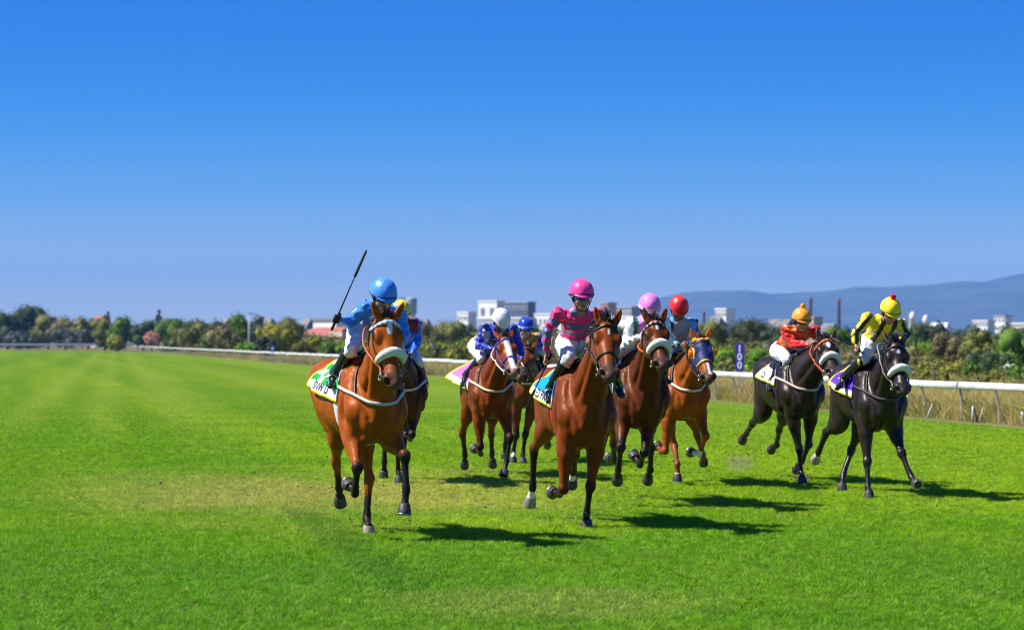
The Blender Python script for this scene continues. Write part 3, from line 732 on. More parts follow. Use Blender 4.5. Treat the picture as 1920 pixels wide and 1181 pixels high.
# ---- far belt of wood
r_ = np.random.default_rng(11); VV, FF, b = [], [], 0
for k in range(150):
    d = r_.uniform(680, 1000); px = r_.uniform(-60, 1990); W = r_.uniform(9, 22); H = r_.uniform(3.5, 7.5) * (1 + .25 * (px < 500))
    V, F, _, _ = crown_mesh(W, W, .2, H, 130, 1.1, k, 6); p = ground_at(px, d); VV.append(V + np.array([p.x, p.y, 0])); FF.append(F + b); b += len(V)
o = build('treeline', np.concatenate(VV), np.concatenate(FF), simple_foliage('leaf_far', (.070, .115, .040), (.145, .170, .055), .03), None, smooth=False); o['kind'] = 'stuff'; o['label'] = 'distant belt of trees in front of the town'; o['category'] = 'trees'

# ------------------------------------------------------------------ buildings of the town
wall_w = mat('wall_white', (.82, .81, .78), .8, .2, noise=.08, nscale=.4); wall_g = mat('wall_grey', (.36, .38, .42), .7, .3, noise=.1, nscale=.3); wall_c = mat('wall_cream', (.62, .52, .38), .8, .2, noise=.1, nscale=.4)
glass_b = mat('glazed_front', (.10, .13, .18), .35, .5, noise=.15, nscale=.3); wall_p = mat('wall_pinkish', (.50, .36, .34), .8, .2, noise=.1, nscale=.4); glass_d = mat('window_dark', (.17, .20, .25), .15, .6); roof_r = mat('roof_red_tile', (.42, .15, .12), .8, .2, noise=.2, nscale=.6, bump=.4, bscale=3)
roof_g = mat('roof_grey', (.22, .21, .21), .8, .2, noise=.2, nscale=.5); roof_b = mat('roof_brown', (.30, .20, .15), .8, .2, noise=.2, nscale=.5); brick_d = mat('chimney_brick', (.20, .12, .10), .85, .2, noise=.2, nscale=.3)
def building(x0, x1, top, d, wall, label, roof=None, roof_m=None, depth=None, win=(0, 0), name='building', wingl=None):
    """x0..x1 and top are picture points of its front at distance d"""
    W = (x1 - x0) / FPX * d * 1.0; H = CAM_H + (HORIZON - top) / FPX * d; p = ground_at((x0 + x1) / 2, d); D = depth or max(W * .35, 5); e_ = empty(name, (p.x, p.y, 0), -.75); tag(e_, label, 'building', 'buildings of the town behind the course')
    Hw = H if roof in (None, 'flat') else H * .66
    mb = MB(); mb.box((0, D / 2, Hw / 2), (W, D, Hw)); mb.build('wall', wall, e_)
    if roof in (None, 'flat'):
        mb = MB(); mb.box((0, D / 2, Hw + .3), (W + .5, D + .5, .6)); mb.build('roof', roof_m or roof_g, e_)
    elif roof == 'gable':
        o_ = .5; m = MB(); m.add([(-W / 2 - o_, -o_, Hw - .1), (W / 2 + o_, -o_, Hw - .1), (W / 2 + o_, D + o_, Hw - .1), (-W / 2 - o_, D + o_, Hw - .1), (-W / 2 - o_ * .2 + W * .06, D / 2, H), (W / 2 + o_ * .2 - W * .06, D / 2, H)], [(0, 1, 5, 4), (2, 3, 4, 5), (1, 2, 5), (3, 0, 4), (3, 2, 1, 0)]); m.build('roof', roof_m, e_)
    nx, nz = win
    for i in range(nx):
        for j in range(nz):
            cx = -W / 2 + W * (i + .5) / nx; cz = Hw * (j + .55) / nz; fw = MB(); fw.box((cx, -.06, cz), (W / nx * .46, .16, Hw / nz * .36)); wo = fw.build('window', wall_g if wall is wall_w else wall_w, e_)
            fw = MB(); fw.box((cx, -.10, cz), (W / nx * .38, .14, Hw / nz * .28)); fw.build('pane', glass_d, wo)
    return e_
Bd = building
Bd(890, 938, 566, 1200, wall_w, 'tall white block with dark glazed block beside it behind the white cap', 'flat', wall_w, win=(2, 2))
Bd(938.5, 998, 568, 1215, glass_b, 'dark glass-fronted block beside the tall white one', 'flat', wall_g, win=(9, 4), wingl=1)
Bd(853, 882, 587, 1150, wall_w, 'low white block left of the tall white block', 'flat', wall_w, win=(4, 3))
Bd(992, 1066, 590, 1120, wall_w, 'long low white building behind the royal blue cap', 'flat', wall_w, win=(7, 2))
Bd(880, 992, 598, 1100, wall_g, 'pale grey range of sheds below the tall white block', 'flat', wall_w, win=(6, 1))
Bd(1122, 1142, 570, 1000, wall_p, 'pinkish block right of the pink jockey\'s shoulder', 'flat', wall_p, win=(3, 5))
Bd(1142, 1190, 578, 1010, wall_g, 'grey office block between the pink and lilac caps', 'flat', wall_g, win=(6, 4))
Bd(1116, 1196, 596, 960, wall_w, 'long white wall-like shed between the pink and lilac jockeys', 'flat', wall_w, win=(6, 1))
Bd(1339, 1364, 581, 900, wall_w, 'square white block on the skyline right of the red cap', 'flat', wall_w, win=(4, 4))
Bd(1321, 1347, 593, 860, wall_w, 'small white house left of the square white block', 'gable', roof_g, win=(3, 1))
Bd(1422, 1472, 598, 420, wall_c, 'house with big grey pitched roof behind the palms', 'gable', roof_g, win=(4, 1))
Bd(1380, 1396, 600, 520, wall_w, 'narrow white gable behind the palms', 'gable', roof_g, win=(2, 1))
Bd(1486, 1530, 597, 900, wall_p, 'low pink building behind the orange cap', 'flat', wall_p, win=(5, 2))
Bd(1532, 1560, 606, 880, wall_w, 'small white shed between the two brick chimneys', 'gable', roof_g, win=(3, 1))
Bd(1735, 1775, 605, 980, wall_w, 'white hall right of the twin domed towers', 'gable', wall_w, win=(6, 1))
Bd(1822, 1854, 603, 1000, wall_w, 'white flats on the skyline over the olive bush', 'flat', wall_w, win=(6, 4))
Bd(1862, 1886, 594, 1020, wall_w, 'tallest white flats at the right skyline', 'flat', wall_g, win=(3, 4))
Bd(1894, 1940, 608, 960, wall_c, 'cream building at the right edge of the picture', 'flat', wall_w, win=(5, 2))
Bd(546, 642, 613, 520, wall_w, 'long house with red tiled roof left of the light blue jockey', 'gable', roof_r, win=(8, 1), depth=8)
Bd(577, 640, 602, 640, wall_w, 'white building with grey roof above the red roof', 'flat', roof_g, win=(6, 1))
Bd(640, 700, 612, 500, wall_c, 'house with brown roof behind the raised arm', 'gable', roof_b, win=(4, 1))
Bd(618, 646, 631, 330, wall_c, 'tan flat hut in front of the red roofed house', 'flat', wall_c, win=(1, 1))
Bd(556, 576, 596, 760, wall_w, 'small white house on the skyline above the red roof', 'gable', roof_g, win=(2, 1))
Bd(478, 502, 596, 720, wall_w, 'white house on the skyline right of the light pole', 'gable', roof_g, win=(3, 1))
Bd(403, 420, 597, 760, wall_w, 'white house on the skyline left of the light pole', 'gable', roof_g, win=(2, 1))
Bd(162, 186, 592, 800, wall_c, 'cream house over the trees at far left', 'gable', roof_r, win=(2, 1))
Bd(780, 800, 597, 1300, wall_w, 'small white building right of the grey round tower', 'gable', roof_g, win=(2, 1))
# tower, chimneys, twin domes, light pole, low wall
d = 1400; p = ground_at(770, d); e_ = empty('round_tower', (p.x, p.y, 0)); tag(e_, 'white tower with a grey round top behind the light blue cap', 'tower')
mb = MB(); mb.lathe([(2.6, 0), (2.4, 14), (2.4, 15.5)], 16); mb.build('shaft', wall_w, e_); mb = MB(); mb.lathe([(2.6, 15.5), (3.3, 17), (3.3, 23.5), (3.0, 24.5), (.5, 25)], 18); mb.build('tank', wall_g, e_, True)
mb = MB(); mb.box((-4.2, 0, 12.5), (3.2, 4, 25)); mb.build('stair_block', wall_w, e_)
for px, d, top, lab in ((1520, 1600, 557, 'brick chimney stack right of the orange cap'), (1573, 1600, 560, 'brick chimney stack left of the yellow jockey'), (1320, 1800, 584, 'thin far chimney right of the red cap')):
    H = CAM_H + (HORIZON - top) / FPX * d; p = ground_at(px, d); e_ = empty('chimney', (p.x, p.y, 0)); tag(e_, lab, 'chimney', 'factory chimneys on the skyline'); mb = MB(); mb.lathe([(1.25, 0), (.95, H * .95), (1.1, H * .96), (1.1, H)], 14); mb.build('stack', brick_d, e_, True)
    mb = MB(); mb.box((0, 0, 1), (4, 4, 2)); mb.build('plinth', brick_d, e_)
for px, top, lab in ((1711, 584, 'left of two white domed towers by the yellow jockey'), (1736, 590, 'right of two white domed towers by the yellow jockey')):
    d = 1000; H = CAM_H + (HORIZON - top) / FPX * d; p = ground_at(px, d); e_ = empty('domed_tower', (p.x, p.y, 0)); tag(e_, lab, 'tower', 'domed towers')
    mb = MB(); mb.box((0, 0, (H - 3) / 2), (2.0, 2.0, H - 3)); mb.build('shaft', wall_c, e_); mb = MB(); mb.lathe([(1.1, H - 3), (1.25, H - 2.2), (1.0, H - 1.0), (.5, H - .3), (.05, H)], 14); mb.build('dome', wall_w, e_, True)
p = ground_at(467, 305); e_ = empty('light_pole', (p.x, p.y, 0)); tag(e_, 'slim grey light pole among the trees at left', 'pole'); H = CAM_H + (HORIZON - 588) / FPX * 305
mb = MB(); mb.tube([(0, 0, 0), (0, 0, H)], [.11, .07], 8); mb.build('mast', mat('pole_grey', (.45, .47, .47), .6), e_, True); mb = MB(); mb.box((.25, 0, H), (.7, .2, .12)); mb.build('lamp_head', mat('pole_grey'), e_)
p = ground_at(1420, 150); e_ = empty('garden_wall', (p.x, p.y, 0)); tag(e_, 'low white wall with a pillar behind the bright shrubs', 'wall'); mb = MB(); mb.box((0, 0, .55), (1.25, .2, 1.1)); mb.build('panel', wall_w, e_); mb = MB(); mb.box((.5, -.05, .85), (.22, .3, 1.5)); mb.build('pillar', wall_w, e_)
p = ground_at(1895, 94); e_ = empty('utility_box', (p.x, p.y, 0)); tag(e_, 'small pale box with a rounded lid in the dry verge at right', 'box'); mb = MB(); mb.box((0, 0, .42), (.36, .3, .84)); mb.build('case', wall_p, e_); mb = MB(); mb.box((0, 0, .90), (.42, .36, .12), taper=.6); mb.build('lid', wall_w, e_)

# ------------------------------------------------------------------ mountain range
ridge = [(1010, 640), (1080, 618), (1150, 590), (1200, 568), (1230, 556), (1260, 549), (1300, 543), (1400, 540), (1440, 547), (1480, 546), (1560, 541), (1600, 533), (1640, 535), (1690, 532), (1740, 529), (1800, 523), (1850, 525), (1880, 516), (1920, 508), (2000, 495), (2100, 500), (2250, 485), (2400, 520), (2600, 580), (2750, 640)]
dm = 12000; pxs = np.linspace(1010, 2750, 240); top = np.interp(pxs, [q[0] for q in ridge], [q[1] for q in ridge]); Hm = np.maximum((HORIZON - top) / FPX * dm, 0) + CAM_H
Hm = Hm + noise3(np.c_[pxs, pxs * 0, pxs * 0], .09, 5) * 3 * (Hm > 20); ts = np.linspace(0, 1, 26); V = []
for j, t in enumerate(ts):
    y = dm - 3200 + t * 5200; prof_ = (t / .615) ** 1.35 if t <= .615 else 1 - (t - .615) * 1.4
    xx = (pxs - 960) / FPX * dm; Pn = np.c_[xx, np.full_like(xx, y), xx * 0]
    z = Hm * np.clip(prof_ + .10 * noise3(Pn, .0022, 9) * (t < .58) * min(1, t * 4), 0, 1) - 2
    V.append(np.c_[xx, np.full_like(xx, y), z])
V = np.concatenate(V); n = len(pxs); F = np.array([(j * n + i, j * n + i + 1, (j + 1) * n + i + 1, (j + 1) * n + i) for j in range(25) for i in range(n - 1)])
mo = build('mountain', V, F, mat('mountain_scrub_hazed', (.085, .098, .110), .95, .1, noise=.3, nscale=.004)); mo['kind'] = 'structure'; mo['label'] = 'long blue hazy mountain range on the horizon'  # scrub colour tinted bluish: part of the distance haze is painted in

# ------------------------------------------------------------------ haze: one closed box of even air
hz = MB(); hz.box((2500, 8500, 230), (14000, 17600, 464)); ho = hz.build('haze', None); ho['kind'] = 'stuff'; ho['label'] = 'thin blue air between the course and the mountains'
hm_ = bpy.data.materials.new('haze_air'); hm_.use_nodes = True; N = hm_.node_tree.nodes; N.remove(N['Principled BSDF']); pv = N.new('ShaderNodeVolumePrincipled')
pv.inputs['Color'].default_value = (.21, .49, 1.0, 1); pv.inputs['Density'].default_value = HAZE; pv.inputs['Anisotropy'].default_value = 0.0
hm_.node_tree.links.new(pv.outputs[0], N['Material Output'].inputs['Volume']); ho.data.materials.append(hm_)
# ------------------------------------------------------------------ horses: pose solving
YAW0 = math.radians(8.7)

def dirv(a, b):
    return np.array([math.sin(b), -math.sin(a) * math.cos(b), -math.cos(a) * math.cos(b)])

class Frame:
    """a place on the turf with a heading; local -Y is forward, +Z up"""
    def __init__(s, px, d, yaw):
        s.o = np.array([(px - 960) / FPX * d, d, 0.0]); c, n = math.cos(yaw), math.sin(yaw)
        s.R = np.array([[c, -n, 0], [n, c, 0], [0, 0, 1.0]]); s.yaw = yaw
    def to_world(s, p): return s.R @ np.asarray(p, float) + s.o
    def pix(s, p):
        w = s.to_world(p); return np.array([960 + w[0] / w[1] * FPX, HORIZON - (w[2] - CAM_H) / w[1] * FPX])
    def unpix(s, px, py, y):
        """local point at local depth y seen at that picture point"""
        ray = np.array([(px - 960) / FPX, 1.0, -(py - HORIZON) / FPX]); c = np.array([0, 0, CAM_H])
        r = s.R.T @ ray; c = s.R.T @ (c - s.o)
        return c + r * (y - c[1]) / r[1]

def lsq(fun, p0, it=40):
    p = np.array(p0, float); lam = 1e-2; r = fun(p)
    for _ in range(it):
        J = np.zeros((len(r), len(p)))
        for i in range(len(p)):
            q = p.copy(); q[i] += 1e-4; J[:, i] = (fun(q) - r) / 1e-4
        st = np.linalg.solve(J.T @ J + lam * np.eye(len(p)), -J.T @ r)
        q = p + np.clip(st, -0.3, 0.3); r2 = fun(q)
        if r2 @ r2 < r @ r: p, r, lam = q, r2, lam * 0.5
        else: lam *= 3
    return p

FRONT = dict(stance=(-0.8, 0.0, 0.02, 0.55), reach=(-0.5, 0.75, 0.45, 0.55), fold=(-0.75, 0.45, -1.35, -1.9),
             lift=(-0.7, 0.55, -0.5, -0.8), back=(-1.0, -0.45, -0.6, -0.6))
HIND = dict(stance=(0.5, -0.7, 0.1, 0.5), under=(0.85, -0.35, 0.35, 0.5), back=(0.1, -1.0, -0.95, -1.2),
            fold=(0.9, -0.85, -0.75, -1.5), lift=(0.75, -0.6, -0.1, -0.4))
FL = (0.26, 0.43, 0.295, 0.125, 0.085)
HL = (0.36, 0.45, 0.37, 0.125, 0.085)

def fk(root, L, ang, lat, sgn, flat=False):
    a0, a1, a2, a3 = ang; b0, b1, b2 = lat
    P = [np.asarray(root, float)]
    for a, b, l in zip((a0, a1, a2, a3), (b0, b0 if len(L) == 5 else b1, b1, b2), L[:4]):
        P.append(P[-1] + dirv(a, b) * l)
    P.append(P[-1] + (np.array([0, -.012, -L[4]]) if flat else dirv(a3, b2) * L[4]))
    return P

def solve_leg(fr, root, L, sgn, kind, table, tgt, hind):
    a0 = np.array(table[kind]); l0 = np.array([0.0, 0.0, 0.0]); p0 = np.concatenate([a0, l0])
    ground = kind in ('stance', 'under')
    wa = np.array([3.0, 1.2, 1.2, 1.6]) if not hind else np.array([2.0, 1.6, 1.2, 1.6])
    def unpack(p): return fk(root, L, p[:4], (p[4], p[5], p[6]), sgn, ground)
    def fun(p):
        P = unpack(p); r = []
        for joint, t in zip((P[2], P[3], 0.5 * (P[4] + P[5])), tgt):
            if t is None: r += [0, 0]
            else: r += list((fr.pix(joint) - np.array(t)) / 4.0)
        r += list((p[:4] - a0) * wa); r += list(p[4:7] * np.array([2.5, 2.0, 3.0]))
        low = P[5][2] - 0.012
        r.append(low * 60 if ground else min(low - 0.03, 0) * 60)
        # joints bend only one way
        if hind:
            r.append(max(p[1] - p[0] + 0.25, 0) * 8); r.append(max(p[1] - p[2], 0) * 8)
        else:
            r.append(max(p[2] - p[1] + 0.02, 0) * 8)
        return np.array(r, float)
    p = lsq(fun, p0)
    return unpack(p), p

def lerp(a, b, t): return np.asarray(a, float) * (1 - t) + np.asarray(b, float) * t

def leg_stations(P, prof):
    """prof: list of (segment index + fraction, ru, rv)"""
    st = []
    for s_, ru, rv in prof:
        i = min(int(s_), len(P) - 2); p = lerp(P[i], P[i + 1], s_ - i); st.append((*p, ru, rv))
    return st
FPROF = [(0.85, .085, .105), (1.0, .086, .112), (1.2, .083, .104), (1.42, .070, .086), (1.68, .051, .060), (1.88, .043, .047),
         (2.0, .049, .050), (2.09, .045, .047), (2.25, .030, .037), (2.55, .0265, .035), (2.82, .030, .038), (3.0, .037, .042),
         (3.2, .032, .036), (3.6, .029, .032), (4.0, .038, .041)]
HPROF = [(0.0, .115, .17), (0.35, .13, .20), (0.7, .115, .165), (1.0, .095, .125), (1.25, .088, .115), (1.55, .062, .078), (1.82, .040, .050),
         (2.0, .046, .060), (2.1, .043, .056), (2.3, .033, .043), (2.6, .029, .038), (2.85, .032, .040), (3.0, .040, .045),
         (3.25, .034, .038), (3.6, .030, .033), (4.0, .040, .043)]

def make_horse(S):
    """S: the spec of one horse. Returns (root object, info for the rider)."""
    fr = Frame(S['px'], S['d'], YAW0 + S.get('yaw', 0.0)); bz = S.get('bz', 0.0)
    h = S.get('vox', 0.012)
    # ---- joints
    legs = {}
    for key, sgn, hind in (('fr', -1, 0), ('fl', 1, 0), ('hr', -1, 1), ('hl', 1, 1)):
        kind, *t = S['legs'][key]
        root = (sgn * 0.155, -0.16, 1.09 + bz) if not hind else (sgn * 0.125, 1.02, 1.24 + bz)
        P, p = solve_leg(fr, root, HL if hind else FL, sgn, kind, HIND if hind else FRONT, t or (None, None, None), hind)
        legs[key] = dict(flat=kind in ('stance', 'under'), P=P, p=p, sgn=sgn, hind=hind)
    hy = S.get('poll_y', -0.72)
    poll = fr.unpix(*S['poll'], hy); HLen = S.get('hlen', 0.64); hs = S.get('hs', 1.18)
    best = None
    for dy in np.linspace(-0.02, -0.58, 57):
        q = fr.unpix(*S['nose'], hy + dy); e_ = abs(np.linalg.norm(q - poll) - HLen)
        if best is None or e_ < best[0]: best = (e_, q)
    nose = best[1]; a = nose - poll; HLen = np.linalg.norm(a); a = a / HLen
    sx = np.array([math.cos(S.get('roll', 0)), 0, math.sin(S.get('roll', 0))]); sx = sx + np.array([0, S.get('turn', 0.0), 0])
    sx = sx - a * (sx @ a); sx /= np.linalg.norm(sx); nn = np.cross(a, sx)
    def hp(t, u, v): return poll + a * (t * HLen) + sx * (u * hs) + nn * (v * hs)
    lo = np.array([-0.62, min(nose[1] - 0.25, -1.25), -0.02]); hi = np.array([0.62, 1.5, max(poll[2] + 0.25, 1.8)])
    for l in legs.values():
        for p in l['P']: lo = np.minimum(lo, np.array(p) - 0.12); hi = np.maximum(hi, np.array(p) + 0.12)
    lo = np.minimum(lo, np.minimum(poll, nose) - 0.22); hi = np.maximum(hi, np.maximum(poll, nose) + 0.22)
    lo[2] = max(lo[2], -0.03)
    G = Grid(lo, hi, h)
    # ---- trunk
    T = [(0, -.20, 1.14, .150, .200), (0, -.10, 1.15, .210, .285), (0, .05, 1.165, .232, .352), (0, .25, 1.17, .258, .362), (0, .50, 1.185, .290, .345),
         (0, .75, 1.215, .288, .300), (0, .95, 1.26, .265, .262), (0, 1.10, 1.30, .240, .235)]
    G.chain([(x, y, z + bz, ru, rv) for x, y, z, ru, rv in T], k=.05)
    G.chain([(0, -.02, 1.44 + bz, .07, .10), (0, .12, 1.50 + bz, .065, .085), (0, .34, 1.475 + bz, .08, .08), (0, .6, 1.455 + bz, .10, .08), (0, .9, 1.47 + bz, .12, .08)], k=.07)
    G.ell((0, 1.02, 1.345 + bz), (.265, .27, .215), k=.07)
    G.ell((0, 1.22, 1.26 + bz), (.19, .16, .20), k=.07)
    for s_ in (-1, 1):
        G.ell((s_ * .125, 1.06, 1.38 + bz), (.13, .23, .15), k=.05)
        G.ell((s_ * .235, .80, 1.36 + bz), (.035, .08, .06), k=.07)
        # shoulder blade, upper arm, chest muscles
        G.chain([(s_ * .10, .12, 1.46 + bz, .065, .12), (s_ * .178, .0, 1.30 + bz, .080, .13), (s_ * .198, -.13, 1.12 + bz, .085, .115)], k=.018)
        G.ell((s_ * .190, -.165, 1.11 + bz), (.068, .10, .11), k=.02)
        G.ell((s_ * .098, -.236, 1.05 + bz), (.086, .112, .150), k=.012)
        G.ell((s_ * .088, -.14, .92 + bz), (.078, .12, .11), k=.02)
        G.chain([(s_ * .20, .10, 1.38 + bz, .05, .10), (s_ * .236, .07, 1.15 + bz, .05, .10), (s_ * .218, .07, .98 + bz, .055, .085)], k=.016)
    # ---- neck
    Q = poll + a * (0.10 * HLen) - nn * 0.095
    B = np.array([0, -.10, 1.30 + bz])
    def nk(t, lift=0.0): return B * (1 - t) + Q * t + np.array([0, 0.02, lift])
    st = [(0, .16, 1.30 + bz, .16, .25), (*nk(0.0), .158, .262), (*nk(.28, .01), .122, .218), (*nk(.55, .012), .096, .172), (*nk(.8, .0), .080, .135), (*Q, .073, .112)]
    G.chain(st, k=.06)
    axn = (Q - B) / np.linalg.norm(Q - B); dn = np.cross(axn, [1, 0, 0]); dn = dn / np.linalg.norm(dn)      # dn: towards the crest or throat
    if dn[2] < 0: dn = -dn
    G.chain([(0, .10, 1.50 + bz, .05, .07), (*(nk(.28) + dn * .165), .040, .06), (*(nk(.6) + dn * .125), .034, .05), (*(nk(.95) + dn * .07), .034, .05)], k=.05)
    for s_ in (-1, 1):
        th = hp(.20, s_ * .045, -.20)
        G.chain([(*th, .034, .04), (*lerp(th, (s_ * .065, -.26, 1.17 + bz), .5), .045, .05), (s_ * .068, -.255, 1.17 + bz, .05, .055)], k=.016)
        G.chain([(*hp(.1, s_ * .075, -.13), .03, .05), (*(nk(.5) + np.array([s_ * .088, 0, 0])), .035, .075), (s_ * .15, -.14, 1.22 + bz, .05, .09)], k=.022)
    # ---- head
    H = G.like()
    prof = [(0.00, .070, .085), (.10, .088, .112), (.22, .100, .132), (.32, .098, .135), (.45, .082, .112), (.60, .064, .086), (.74, .057, .068), (.86, .058, .063), (.94, .055, .056), (.985, .042, .044)]
    H.chain([(*hp(t, 0, -hh * 1.0), w * hs, hh * hs) for t, w, hh in prof], k=.02, side=sx, n=3)
    R = np.array([sx, a, nn])
    def hell(c, r, R_, k, sub=False): H.ell(c, np.array(r) * hs, R_, k, sub)
    for s_ in (-1, 1):
        hell(hp(.26, s_ * .078, -.045), (.038, .060, .036), R, k=.035)          # brow
        hell(hp(.30, s_ * .058, -.195), (.036, .105, .075), R, k=.04)           # jowl
        H.chain([(*hp(.33, s_ * .088, -.085), .016, .018), (*hp(.55, s_ * .066, -.085), .010, .012)], k=.03, side=sx)   # cheek ridge
        hell(hp(.915, s_ * .050, -.044), (.034, .052, .036), R, k=.018)          # nostril wing
        hell(hp(.255, s_ * .108, -.062), (.020, .026, .020), R, k=.012, sub=True)
        hell(hp(.968, s_ * .062, -.036), (.024, .036, .027), R, k=.010, sub=True)
    hell(hp(.945, 0, -.085), (.046, .042, .042), R, k=.02)
    hell(hp(1.005, 0, -.070), (.006, .020, .040), R, k=.012, sub=True)
    H.chain([(*hp(.62, 0, -.155), .035, .03), (*hp(.80, 0, -.140), .036, .03), (*hp(.90, 0, -.142), .036, .03)], k=.03, side=sx)   # lower jaw, chin
    hell(hp(.93, 0, -.118), (.07, .045, .007), R, k=.008, sub=True)
    G.f = smin(G.f, H.f, .045)
    # ---- ears
    upv = np.array([0, 0.0, 1.0]); back = S.get('ears', 0.0)
    eard = nn * 0.55 - a * 0.85; eard = eard / np.linalg.norm(eard); eard = eard * (1 - back) + (-a) * back; eard /= np.linalg.norm(eard)
    for s_ in (-1, 1):
        b0 = hp(.02, s_ * .058, -.025); d_ = eard + sx * s_ * S.get('splay', 0.34); d_ /= np.linalg.norm(d_)
        E = G.like()
        E.chain([(*b0, .030, .030), (*(b0 + d_ * .06), .036, .030), (*(b0 + d_ * .115), .028, .020), (*(b0 + d_ * .165), .006, .006)], k=.01, side=sx)
        fw = np.cross(d_, sx); fw = fw / np.linalg.norm(fw); fw = fw if fw @ nn > 0 else -fw
        E.chain([(*(b0 + d_ * .05 + fw * .032), .020, .020), (*(b0 + d_ * .12 + fw * .022), .014, .014)], k=.006, side=sx, sub=True)
        G.f = smin(G.f, E.f, .02)
    # ---- legs
    body = G.f; out = body.copy(); lgrid = {}
    for key, l in legs.items():
        g = G.like(); P = l['P']
        if l['hind']:
            g.chain(leg_stations(P, HPROF), k=.035, n=3)
            isch = np.array([l['sgn'] * .10, 1.26, 1.27 + bz])
            g.chain([(*isch, .085, .10), (*lerp(isch, lerp(P[1], P[2], .25), .5), .10, .115), (*lerp(P[1], P[2], .38), .062, .075)], k=.06)
            tib = P[2] - P[1]; tib = tib / np.linalg.norm(tib)
            can = P[3] - P[2]; can = can / np.linalg.norm(can)
            poh = P[2] + (tib - can) * 0.055                         # point of hock
            g.seg(P[2], poh, (.030, .034), (.022, .024), k=.03)
            g.seg(poh, lerp(P[1], P[2], .45) - np.cross([1, 0, 0], tib) * -0.05, (.014, .016), (.03, .04), k=.03)
            g.seg(lerp(P[2], P[3], .15) + np.cross([1, 0, 0], can) * 0.022, lerp(P[2], P[3], .9) + np.cross([1, 0, 0], can) * 0.018, (.016, .018), (.018, .020), k=.02)
        else:
            g.chain([(*P[0], .085, .11), (*lerp(P[0], P[1], .5), .09, .13), (*P[1], .086, .112)], k=.04)
            g.chain(leg_stations(P, FPROF), k=.03, n=3)
            fa = P[2] - P[1]; fa = fa / np.linalg.norm(fa); can = P[3] - P[2]; can = can / np.linalg.norm(can)
            fwd = np.cross(fa, [1, 0, 0])
            if fwd[1] > 0: fwd = -fwd
            g.ell(lerp(P[1], P[2], .22) + fwd * .05 + np.array([l['sgn'] * .02, 0, 0]), (.055, .06, .11), k=.04)
            g.ell(P[2] + fwd * .012, (.046, .040, .045), k=.02)
            bkd = np.cross([1, 0, 0], can); bkd = bkd if bkd @ -fwd > -0.2 else -bkd
            g.seg(lerp(P[2], P[3], .12) + bkd * 0.024, lerp(P[2], P[3], .9) + bkd * 0.018, (.016, .018), (.018, .020), k=.02)
        out = np.minimum(out, smin(body, g.f, .06 if l['hind'] else .045)); lgrid[key] = g
    rq = np.random.default_rng(S['px']); X_, Y_, Z_ = G.ax[0][:, None, None], G.ax[1][None, :, None], G.ax[2][None, None, :]
    band = np.abs(out) < .04; ii = np.nonzero(band); pv_ = np.stack([G.ax[k][ii[k]] for k in range(3)], 1).astype(float); dsp = np.zeros(len(pv_))
    for q in range(8):
        d = rq.normal(size=3) * np.array([1.0, .8, .8]); d /= np.linalg.norm(d); fq = rq.uniform(20, 52); dsp += (np.abs(np.sin(pv_ @ d * fq + rq.uniform(0, 6.3))) - .64) * rq.uniform(.5, 1)
    fade = np.clip((pv_[:, 1] - nose[1] - .55) / .25, 0, 1)
    out[ii] += (.0024 * dsp * fade).astype(np.float32)
    G.f = out
    def groove(pts, r, dep):                                     # a shallow furrow along the skin
        P_, N_ = G.project(catmull(np.array(pts, float), 5), 0.0); P_ = P_ + N_ * (r - dep)
        for q in range(4): P_[1:-1] = .5 * P_[1:-1] + .25 * (P_[2:] + P_[:-2])
        t_ = np.linspace(0, 1, len(P_)); rr = r - dep * .8 * (1 - np.clip(np.minimum(t_, 1 - t_) * 5, 0, 1))
        G.chain([(*p_, q_, q_) for p_, q_ in zip(P_, rr)], k=.02, n=1, sub=True)
    for s_ in (-1, 1):
        groove([(s_ * .12, -.08, 1.42 + bz), (s_ * .15, -.25, 1.24 + bz), (s_ * .14, -.34, 1.10 + bz), (s_ * .12, -.36, .98 + bz)], .045, .024)
        groove([(s_ * .28, .19, 1.40 + bz), (s_ * .29, .15, 1.15 + bz), (s_ * .27, .19, .95 + bz)], .05, .018)
        groove([(s_ * .27, -.04, 1.32 + bz), (s_ * .28, -.02, 1.15 + bz), (s_ * .25, -.06, .98 + bz)], .045, .018)
        groove([(s_ * .24, .72, 1.45 + bz), (s_ * .30, .78, 1.25 + bz), (s_ * .28, .72, 1.05 + bz)], .06, .022)
    groove([(0, -.40, 1.22 + bz), (0, -.40, 1.08 + bz), (0, -.36, .90 + bz)], .042, .034)
    V, F = G.mesh(smooth_it=1)
    # ---- coat
    coat = np.array(S['coat']); pts_c = np.array(S.get('points', (0.012, 0.010, 0.010)))
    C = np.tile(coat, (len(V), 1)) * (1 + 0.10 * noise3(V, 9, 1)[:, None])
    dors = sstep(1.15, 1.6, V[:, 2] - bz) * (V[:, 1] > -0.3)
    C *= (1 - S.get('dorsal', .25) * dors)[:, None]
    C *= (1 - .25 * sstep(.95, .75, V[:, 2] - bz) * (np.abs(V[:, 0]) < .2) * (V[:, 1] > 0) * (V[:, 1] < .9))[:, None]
    def blend(C, m, c): return C * (1 - m[:, None]) + np.asarray(c)[None] * m[:, None]
    for key, l in legs.items():
        P = l['P']; best_d = np.full(len(V), 9.0); sp = np.zeros(len(V))
        for i in range(1, 5):
            A, Bb = np.array(P[i]), np.array(P[min(i + 1, 5)]); ab = Bb - A
            t = np.clip((V - A) @ ab / (ab @ ab), 0, 1); dd = np.linalg.norm(V - A - t[:, None] * ab, axis=1)
            m = dd < best_d; best_d[m] = dd[m]; sp[m] = i + t[m]
        near = sstep(.16, .11, best_d)
        j0, j1 = S.get('stock', (1.55, 2.05)) if not l['hind'] else S.get('hstock', (1.75, 2.1))
        m = near * sstep(j0, j1, sp + 0.06 * noise3(V, 25, 3))
